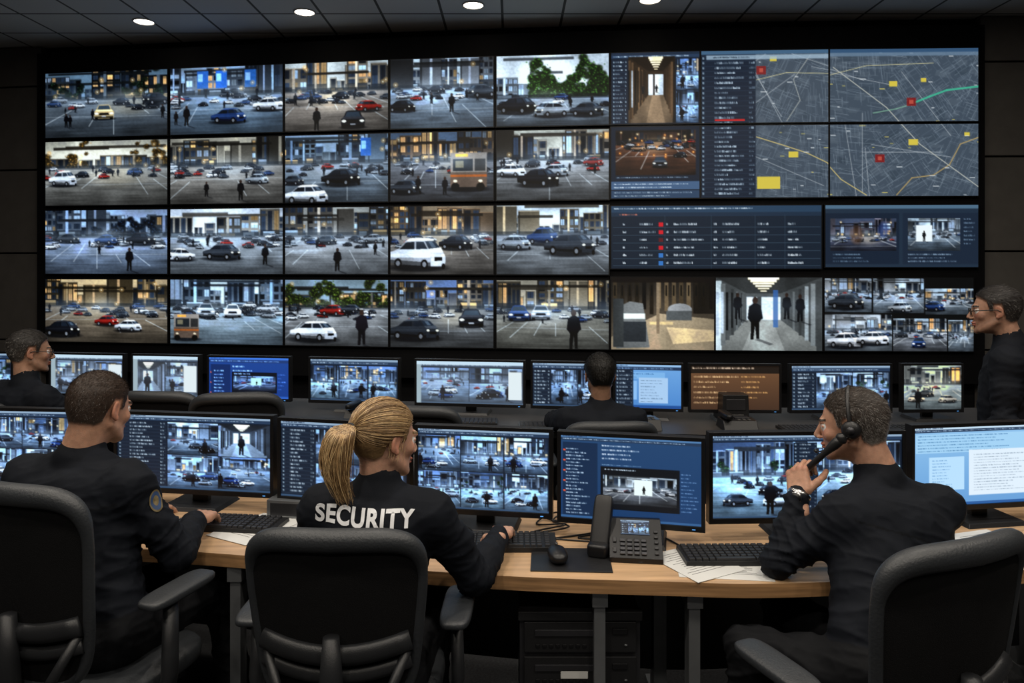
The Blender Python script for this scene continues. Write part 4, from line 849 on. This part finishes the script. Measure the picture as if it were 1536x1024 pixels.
for k in range(2400):
    d0=nrm(rg.normal(0,1,3)); p=Cc+E*d0; zl=np.interp(p[1],[-.12,-.06,-.035,.0,.03,.06,.09],[-.05,-.055,-.02,.022,.02,.06,.075])
    if p[2]<zl or p[2]>zl+.11 and rg.random()<.3: continue
    om=math.acos(np.clip(d0.dot(dT),-1,1)); w1=rg.normal(0,.010); wb=rg.normal(0,.03,3); P=[]
    for t in np.linspace(0,1,12):
        d=(math.sin((1-t)*om)*d0+math.sin(t*om)*dT)/max(math.sin(om),1e-3)+np.array((0,0,.06*math.sin(t*3.1)))+wb*math.sin(t*3.1); P.append(Rh@((Cc+E*nrm(d)*(1.01+w1+.03*math.sin(t*3.1)))*.98) +Ch)
    paths.append(P)
strands(root,'combed_hair',paths,.0009,M['blond'])
paths=[]
for k in range(40):
    s=rg.choice([-1,1]); p0=np.array((s*.07,rg.uniform(-.03,.04),rg.uniform(-.01,.04))); P=[Rh@((p0+np.array((s*.008*t,-.01*t+rg.normal(0,.001),-.05*t)))*.98)+Ch for t in np.linspace(0,1,7)]; paths.append(P)
strands(root,'loose_wisps',paths,.0006,M['blond'])
T=Rh@((Cc+E*dT*1.04)*.98)+Ch
cen=cat([tuple(T),tuple(T+np.array((-.020,-.032,.004))),tuple(T+np.array((-.032,-.045,-.045))),tuple(T+np.array((-.034,-.05,-.10))),tuple(T+np.array((-.022,-.052,-.155))),tuple(T+np.array((-.004,-.048,-.205)))],4)
paths=[]
for k in range(1100):
    a=rg.uniform(0,6.28); q=math.sqrt(rg.random()); ln=int(rg.uniform(.55,1)*len(cen)); P=[]; fz=rg.normal(0,.010,3); ph=rg.uniform(0,6); am=rg.uniform(0,.005)
    for i in range(ln):
        t=i/(len(cen)-1); R_=.009+.040*(math.sin(min(1,t*1.05)*2.85)**.9 if t>0 else 0); R_=R_*(1-.45*t)
        P.append(np.array(cen[i])+np.array((math.cos(a)*q*R_*1.2,math.sin(a)*q*R_*.7,math.sin(a)*q*R_*.5*(1-t)))+fz*t*t+np.array((am*math.sin(t*9+ph),0,0)))
    paths.append(P)
strands(root,'ponytail',paths,.0010,M['blond'])
m=MB(); tn=nrm(np.array(cen[2])-np.array(cen[0])); b1=nrm(np.cross(tn,(0,0,1))); b2=np.cross(tn,b1)
m.tube([tuple(T+tn*.006+(b1*math.cos(a)+b2*math.sin(a))*.0145) for a in np.linspace(0,2*math.pi,20)[:-1]],.006,M['tie'],n=10,closed=True); o=m.build('hair_tie'); attach(o,root)
# --- left man
root,bo,V,F,Rh,Ch=figure('security_officer_man',dict(pelvis=(-1.34,2.33,.58),nb=(-1.415,2.42,1.155),shL=(-1.61,2.44,1.055),shR=(-1.235,2.36,1.055),elL=(-1.62,2.62,.84),elR=(-1.105,2.42,.80),wrL=(-1.45,2.84,.80),wrR=(-1.150,2.65,.83),knL=(-1.35,2.78,.56),knR=(-1.1,2.74,.56),anL=(-1.3,2.8,.09),anR=(-1.02,2.76,.09)),
  (.28,.96),dict(C=(-1.380,2.46,1.276),hf=(.34,.94),pitch=-.22,thick=.0055,spikes=14000,scale=.98,res=.003,grey=.08,neck=1.1),skin=(.42,.23,.15),hair=(.036,.021,.0135),w=1.1,res=.0062,
  hands=[dict(wr=(-1.145,2.68,.833),dirF=(-.05,1,-.17),zn=(.1,.12,1),side=1,curl=typ),dict(wr=(-1.445,2.85,.80),dirF=(.25,1,-.1),zn=(0,.1,1),side=-1,curl=typ)])
bvh=BVHTree.FromPolygons([tuple(v) for v in V],[tuple(int(i) for i in q) for q in F])
m=MB(); vs=[]; cw=Vector((-1.135,2.35,1.0)); dR=Vector((-.8,.6,0)).normalized(); sR=Vector((.6,.8,0)).normalized()
for t in [0,.45,.82,1.0]:
    for k in range(24):
        a=k/24*6.283; q=cw+sR*(.024*t*math.cos(a))+Vector((0,0,.034*t*math.sin(a))); o0=q-dR*.4; h=bvh.ray_cast(o0,dR); vs.append(tuple((h[0]-dR*.003) if h[0] else q))
for i in range(3): m.add(vs[i*24:(i+2)*24],[(k,(k+1)%24,24+(k+1)%24,24+k) for k in range(24)],[M['gold'],M['patch'],M['gold']][i],True)
o=m.build('shoulder_patch'); attach(o,root)
# --- right man with phone
hy=nrm((.12,.55,.83))
root,bo,V,F,Rh,Ch=figure('dispatcher_man_on_phone',dict(pelvis=(1.11,2.14,.54),nb=(1.205,2.43,1.08),shL=(1.045,2.31,.965),shR=(1.41,2.42,.96),elL=(.86,2.37,.80),elR=(1.44,2.66,.81),wrL=(.955,2.44,.985),wrR=(1.28,2.80,.80),knL=(.74,2.30,.56),knR=(.95,2.58,.56),anL=(.74,2.33,.09),anR=(.93,2.62,.09)),
  (-.37,.93),dict(C=(1.145,2.475,1.215),hf=(-.84,.54),pitch=-.14,thick=.007,spikes=15000,res=.003,grey=.5,neck=1.1),skin=(.44,.24,.16),hair=(.034,.024,.018),w=1.2,res=.0062,
  hands=[dict(wr=(.958,2.442,.99),dirF=tuple(hy),zn=(-.72,-.6,.3),side=-1,curl=((.8,1.1,.6),(.85,1.1,.6),(.9,1.15,.6),(.95,1.2,.6)),thumb=(.7,.7),scale=1.0),dict(wr=(1.275,2.82,.80),dirF=(-.3,1,-.1),zn=(0,.1,1),side=1,curl=typ)])
ear=Rh@np.array((-.096,.02,-.025))+Ch; pc=np.array((.958,2.442,.99))+hy*.082+np.array((.70,.51,-.44))*.030
ax_=ear-pc; lo2=pc-ax_/np.linalg.norm(ax_)*.045
m=MB(); P=[tuple(lo2+(ear-lo2)*t+np.array((-.010,-.014,0))*math.sin(t*3.14)) for t in np.linspace(0,1,14)]
m.tube(P,[.015,.017,.016,.013]+[.0105]*6+[.013,.016,.017,.015],M['black'],n=14); m.sup(tuple(lo2+np.array((.006,.012,.0))),(.017,.017,.014),.8,1,M['black']); m.sup(tuple(ear),(.018,.018,.018),.8,1,M['black'])
o=m.build('phone_handset'); attach(o,root)
def hl(p): return tuple(Rh@np.array(p,float)+Ch)
m=MB(); arc=[hl((-.094*math.cos(a),-.012,-.005+.136*math.sin(a)**.9 if a>0 else -.005)) for a in np.linspace(0.01,math.pi-.01,26)]
m.tube(arc,.0038,M['black'],n=8,flat=2.0)
for s in(-1,1):
    c0=np.array((s*.09,-.012,.0)); m.tube([hl(c0-np.array((s*.012,0,0))),hl(c0+np.array((s*.004,0,0))),hl(c0+np.array((s*.014,0,0)))],[.030,.030,.021],M['black'],n=24); m.tube([hl(c0+np.array((s*.0145,0,0))),hl(c0+np.array((s*.017,0,0)))],.013,M['dmetal'],n=20)
m.tube(cat([hl((-.1,.0,-.02)),hl((-.095,.05,-.055)),hl((-.055,.1,-.075)),hl((-.035,.115,-.078))],5),.003,M['black'],n=8); m.sup(hl((-.032,.117,-.078)),(.009,.009,.007),1,1,M['black'])
o=m.build('headset'); attach(o,root)
m=MB(); wv=nrm(np.array((.955,2.44,.985))-np.array((.86,2.37,.80))); b1=nrm(np.cross(wv,(0,0,1)));b2=np.cross(wv,b1); wc=np.array((.957,2.442,.992))
m.tube([tuple(wc+(b1*math.cos(a)+b2*math.sin(a))*.032) for a in np.linspace(0,2*math.pi,28)[:-1]],.006,M['steel'],n=8,closed=True,flat=1.6); wf=nrm((-.6,-.8,0)); m.tube([tuple(wc+wf*.03),tuple(wc+wf*.041)],.019,M['steel'],n=20); m.tube([tuple(wc+wf*.0411),tuple(wc+wf*.042)],.016,M['black'],n=20)
o=m.build('wristwatch'); attach(o,root)
# --- rear row people
def glasses(root,Rh,Ch):
    def hl(p): return tuple(Rh@np.array(p,float)+Ch)
    m=MB()
    for s in(-1,1):
        m.tube([hl((s*.032+.022*math.cos(a),.103,.0+.016*math.sin(a))) for a in np.linspace(0,2*math.pi,20)[:-1]],.002,M['black'],n=6,closed=True)
        m.tube([hl((s*.054,.103,.004)),hl((s*.075,.085,.006)),hl((s*.084,.0,.008)),hl((s*.084,-.02,-.004))],.0022,M['black'],n=6)
    m.tube([hl((-.01,.104,.003)),hl((0,.107,.006)),hl((.01,.104,.003))],.002,M['black'],n=6); o=m.build('eyeglasses'); attach(o,root)
def seated(name,x,y,z,f,hf,dz=0,**k):
    f=nrm((f[0],f[1],0)); r=np.array((f[1],-f[0],0)); b=np.array((x,y,0.))
    P=lambda a,fw,zz: tuple(b+r*a+f*fw+np.array((0,0,zz+dz)))
    J=dict(pelvis=P(0,-.03,.54),nb=P(0,.05,z-.14-dz),shL=P(-.185,.03,z-.24-dz),shR=P(.185,.03,z-.24-dz),elL=P(-.25,.2,.86),elR=P(.25,.2,.86),wrL=P(-.12,.40,.84),wrR=P(.12,.40,.84),knL=P(-.13,.42,.55),knR=P(.13,.42,.55),anL=(*P(-.14,.44,.09)[:2],.09),anR=(*P(.14,.44,.09)[:2],.09))
    Cw=b+f*.075+np.array((0,0,z)); hd=dict(C=tuple(Cw),hf=hf,pitch=k.pop('pitch',-.12),thick=k.pop('thick',.009),res=.004,spikes=5000,grey=k.pop('grey',0))
    hn=[dict(wr=J['wrL'],dirF=tuple(f*.9+r*.3),zn=(0,0,1),side=-1,curl=typ),dict(wr=J['wrR'],dirF=tuple(f*.9-r*.3),zn=(0,0,1),side=1,curl=typ)]
    return figure(name,J,f,hd,res=.009,hands=hn,**k)
seated('seated_operator_man',.50,4.07,1.135,(-.05,1),(-.1,1),hair=(.007,.006,.005),skin=(.22,.12,.075),w=1.1,thick=.011)
root,_,_,_,Rh,Ch=seated('operator_man_with_glasses',-2.80,4.15,1.262,(.45,.9),(.78,.62),hair=(.018,.015,.013),skin=(.34,.19,.125),w=1.12,grey=.3,pitch=-.08)
glasses(root,Rh,Ch)
# standing man, three-quarter turned to the left
x,y=2.44,3.6; fs_=nrm((-.78,.62,0)); rs_=np.array((fs_[1],-fs_[0],0)); B=np.array((x,y,0.))
Q=lambda a,fw,zz: tuple(B+rs_*a+fs_*fw+np.array((0,0,zz)))
root,_,_,_,Rh,Ch=figure('standing_supervisor_man',dict(pelvis=Q(0,0,.89),nb=Q(0,.0,1.40),shL=Q(-.19,-.01,1.305),shR=Q(.19,-.01,1.305),elL=Q(-.245,.0,1.04),elR=Q(.245,.0,1.04),wrL=Q(-.22,.12,.84),wrR=Q(.22,.12,.84),knL=Q(-.1,.02,.48),knR=Q(.1,.02,.48),anL=Q(-.11,0,.09),anR=Q(.11,0,.09)),
  fs_,dict(C=tuple(B+fs_*.035+np.array((-.03,0,1.533))),hf=(-.90,.43),pitch=-.05,thick=.008,res=.004,spikes=6000,grey=.15,scale=.97),hair=(.012,.009,.008),skin=(.36,.20,.135),w=1.12,res=.009,stand=True,
  hands=[dict(wr=Q(-.22,.125,.83),dirF=tuple(fs_*.2+np.array((0,0,-1))),zn=tuple(-rs_),side=-1,curl=(.3,.4,.3),scale=1),dict(wr=Q(.22,.125,.83),dirF=tuple(fs_*.2+np.array((0,0,-1))),zn=tuple(rs_),side=1,curl=(.3,.4,.3),scale=1)])
glasses(root,Rh,Ch)
# ------------------------------------------------------------------ desk items
def keyboard(loc,rz,w=.44,cols=18):
    m=MB(); m.box((0,0,.009),(w,.15,.018),M['black'],tx=.99,ty=.97); kw=(w-.02)/cols
    for j in range(6):
        i=0
        while i<cols:
            sp=1
            if j==0 and i==4: sp=6
            if i in(13,): i+=.35
            if i+sp>cols: break
            m.box((-w/2+.01+(i+sp/2)*kw,-.06+j*.0235,.022),(kw*sp-.003,.019,.009),M['key'],tx=.88 if sp==1 else .98,ty=.8); i+=sp
    return m.build('keyboard',bevel=.001,loc=(*loc,DZ),rz=rz)
keyboard((.76,2.52),.02,.36,15); keyboard((-.01,2.64),-.0,.34,15); keyboard((-1.09,2.83),-.12,.42)
m=MB(); m.box((0,0,.002),(.27,.20,.004),M['black']); m.build('mouse_pad',bevel=.001,loc=(.20,2.50,DZ),rz=-.05)
m=MB(); m.sup((0,0,.012),(.033,.056,.024),.9,.8,M['bezel']); m.tube([(-.004,.03,.035),(.004,.03,.035)],.008,M['dmetal'],n=12); m.build('computer_mouse',loc=(.155,2.49,DZ+.012),rz=.1)
m=MB()
wv=[(-.09,-.09,0),(.09,-.09,0),(.09,.08,0),(-.09,.08,0),(-.09,-.09,.018),(.09,-.09,.018),(.09,.05,.105),(-.09,.05,.105),(-.09,.08,.10),(.09,.08,.10)]
m.add(wv,[(0,3,2,1),(0,1,5,4),(4,5,6,7),(7,6,9,8),(8,9,2,3),(1,2,9,6,5),(0,4,7,8,3)],M['bezel'])
Rw=Matrix.Rotation(math.atan2(.087,.14),3,'X'); pn=lambda x,t,h=0: Vector((x,-.09,.018))+Rw@Vector((0,t,h))
for i in range(4):
    for j in range(4): m.box(pn(-.045+i*.024,.018+j*.017,.003),(.018,.012,.006),M['dmetal'],R=Rw)
for j in range(5): m.box(pn(.07,.02+j*.022,.003),(.014,.01,.005),M['key'],R=Rw)
for s in(-1,1): m.box(pn(-.072,.05+s*.02,.003),(.012,.02,.005),M['key'],R=Rw)
ph=m.build('desk_phone',bevel=.002,loc=(.43,2.56,DZ),rz=-.12); ph['rz']=-.12
cv=ui_grid((0,0,60,40),91,2,1,.25,K=2); Mx=Matrix.Translation((.43,2.56,DZ))@Matrix.Rotation(-.12,4,'Z')
scq=[Mx@pn(x,t,.002) for x,t in((-.05,.155),(.05,.155),(-.05,.095),(.05,.095))]; screen('screen',cv,*[tuple(q) for q in scq],ph)
m=MB(); m.sup((0,0,.09),(.034,.018,.105),.3,.4,M['bezel'],R=Matrix.Rotation(-.5,3,'X')); m.sup((0,-.05,.025),(.037,.03,.024),.5,.5,M['bezel']); m.box((0,.02,.03),(.07,.1,.06),M['black'],ty=.5); m.build('phone_handset_cradle',loc=(.315,2.58,DZ),rz=-.35)
def sheet(loc,sz,rz,z=0,name='paper_sheet'):
    m=MB(); m.box((0,0,.0008),(*sz,.0012),M['paper']); 
    for k in range(12): m.box((RG.uniform(-.01,.01),sz[1]*(.38-k*.06),.0016),(sz[0]*RG.uniform(.5,.75),.002,.0003),M['grey'])
    return m.build(name,loc=(*loc,DZ+z),rz=rz)
sheet((.70,2.445),(.30,.20),-.12); sheet((.62,2.475),(.21,.25),.5,.002); sheet((-.80,2.9),(.21,.297),.2); sheet((-.98,2.80),(.21,.28),-.5,.002); sheet((1.75,2.62),(.21,.297),.3)
m=MB(); m.box((0,0,.035),(.22,.14,.07),M['metal']); m.box((0,-.071,.035),(.19,.002,.05),M['dmetal']); m.build('metal_junction_box',bevel=.004,loc=(-.86,2.98,DZ),rz=-.15)
def cable(P,name='cable',r=.0035):
    m=MB(); m.tube(cat(P,8),r,M['bezel'],n=6); return m.build(name)
z=DZ+.004
for k in range(7):
    x0=RG.uniform(-.25,.55); P=[(x0+RG.uniform(-.15,.15)+i*.04*RG.uniform(-1,1.5),3.0-i*.07+RG.uniform(-.03,.03),z+(.012 if i in(1,3) else 0)) for i in range(6)]; cable(P)
cable([(-.26,2.62,z),(-.2,2.72,z),(-.28,2.8,z+.01),(-.2,2.9,z)]); cable([(.6,2.62,z),(.56,2.7,z),(.5,2.75,z),(.45,2.85,z)]); cable([(-.88,2.56,.72),(-.87,2.53,.6),(-.90,2.54,.35),(-.86,2.6,.05)])
cable([(.34,2.56,z),(.38,2.50,z),(.44,2.47,z),(.47,2.5,z)])
m=MB(); m.box((0,0,.31),(.40,.5,.60),M['dmetal']); m.box((0,-.252,.60),(.41,.03,.03),M['black'])
for k in range(5):
    zc=.53-k*.115; m.box((0,-.256,zc),(.37,.016,.10),M['black']); m.box((-.05,-.266,zc+.015),(.2,.006,.022),M['dmetal']); m.box((.13,-.266,zc+.02),(.05,.006,.02),M['bezel'])
    for q in range(8): m.box((-.14+q*.022,-.266,zc-.028),(.014,.004,.012),M['bezel'])
    m.box((.15,-.267,zc-.025),(.01,.004,.006),M['metal'])
m.box((-.02,-.267,.41),(.09,.004,.03),M['paper'])
for x in(-.17,.17):
    for y in(-.2,.2): m.box((x,y,.007),(.03,.03,.014),M['bezel'])
m.build('computer_tower_rack',bevel=.003,loc=(.225,2.68,0))
def rphone(x,y,rz):
    m=MB(); m.box((0,0,.03),(.2,.2,.06),M['bezel'],ty=.6); m.sup((-.07,0,.085),(.025,.1,.018),.5,.6,M['bezel']); m.box((.03,.02,.063),(.09,.06,.008),M['dmetal'])
    for i in range(9): m.box((.0+.03*(i%3),-.03-.012*(i//3),.062),(.018,.009,.006),M['grey'])
    m.build('desk_telephone',bevel=.004,loc=(x,y,.78),rz=rz)
rphone(-2.0,4.85,.2); rphone(1.35,4.4,0); rphone(-.95,4.7,-.2); rphone(.78,4.42,.1)
m=MB(); m.box((0,0,.09),(.17,.2,.18),M['black'],tx=.92); m.box((0,-.101,.12),(.12,.006,.07),M['dmetal']); m.box((0,-.1,.05),(.1,.006,.02),M['grey']); m.build('label_printer',bevel=.006,loc=(1.38,4.62,.78))
for x,y in((-3.3,5.0),(-.3,4.55),(.25,4.45),(1.8,4.35),(2.3,4.35)):
    m=MB(); m.box((0,0,.008),(.42,.15,.016),M['black'])
    for j in range(5):
        for i in range(15): m.box((-.19+i*.027,-.055+j*.027,.019),(.022,.022,.007),M['key'],tx=.85,ty=.85)
    m.build('keyboard',loc=(x,y,.78))
# ------------------------------------------------------------------ lights
def downlight(x,y,p,r=.095,col=(1,.91,.79),spread=180):
    m=MB(); n=32
    m.tube([(r*1.1*math.cos(a),r*1.1*math.sin(a),-.004) for a in np.linspace(0,6.2832,n+1)[:-1]],.010,M['ring'],n=8,closed=True)
    m.tube([(0,0,-.001),(0,0,-.006)],r*1.02,M['lampglow'],n=n)
    o=m.build('ceiling_downlight',loc=(x,y,ZC))
    l=bpy.data.lights.new('lamp','AREA'); l.shape='DISK'; l.size=r*2; l.energy=p; l.color=col; l.spread=math.radians(spread); lo=link(bpy.data.objects.new('lamp',l)); lo.location=(0,0,-.012); lo.parent=o
for x,y in((-3.9,7.77),(-2.116,7.48),(-.384,7.28),(1.344,7.14)): downlight(x,y,3,spread=70)
for x in(-3.9,-2.0,-.2,1.6,3.4): downlight(x,5.0,10); downlight(x,2.6,30)
for x in(-3.0,-1.0,1.0,3.0): downlight(x,.6,32)
for x in(-2.2,0,2.2): downlight(x,-1.4,27)
W=bpy.data.worlds.new('world'); SC.world=W; W.use_nodes=True; W.node_tree.nodes['Background'].inputs[0].default_value=(.05,.06,.08,1); W.node_tree.nodes['Background'].inputs[1].default_value=.3
# ------------------------------------------------------------------ camera
cd=bpy.data.cameras.new('camera'); cd.lens=1100/1536*36; cd.sensor_width=36; cd.shift_y=-112/1536; cd.clip_start=.05
co=link(bpy.data.objects.new('camera',cd)); co.location=(0,0,1.75); co.rotation_euler=(math.pi/2,0,0); SC.camera=co
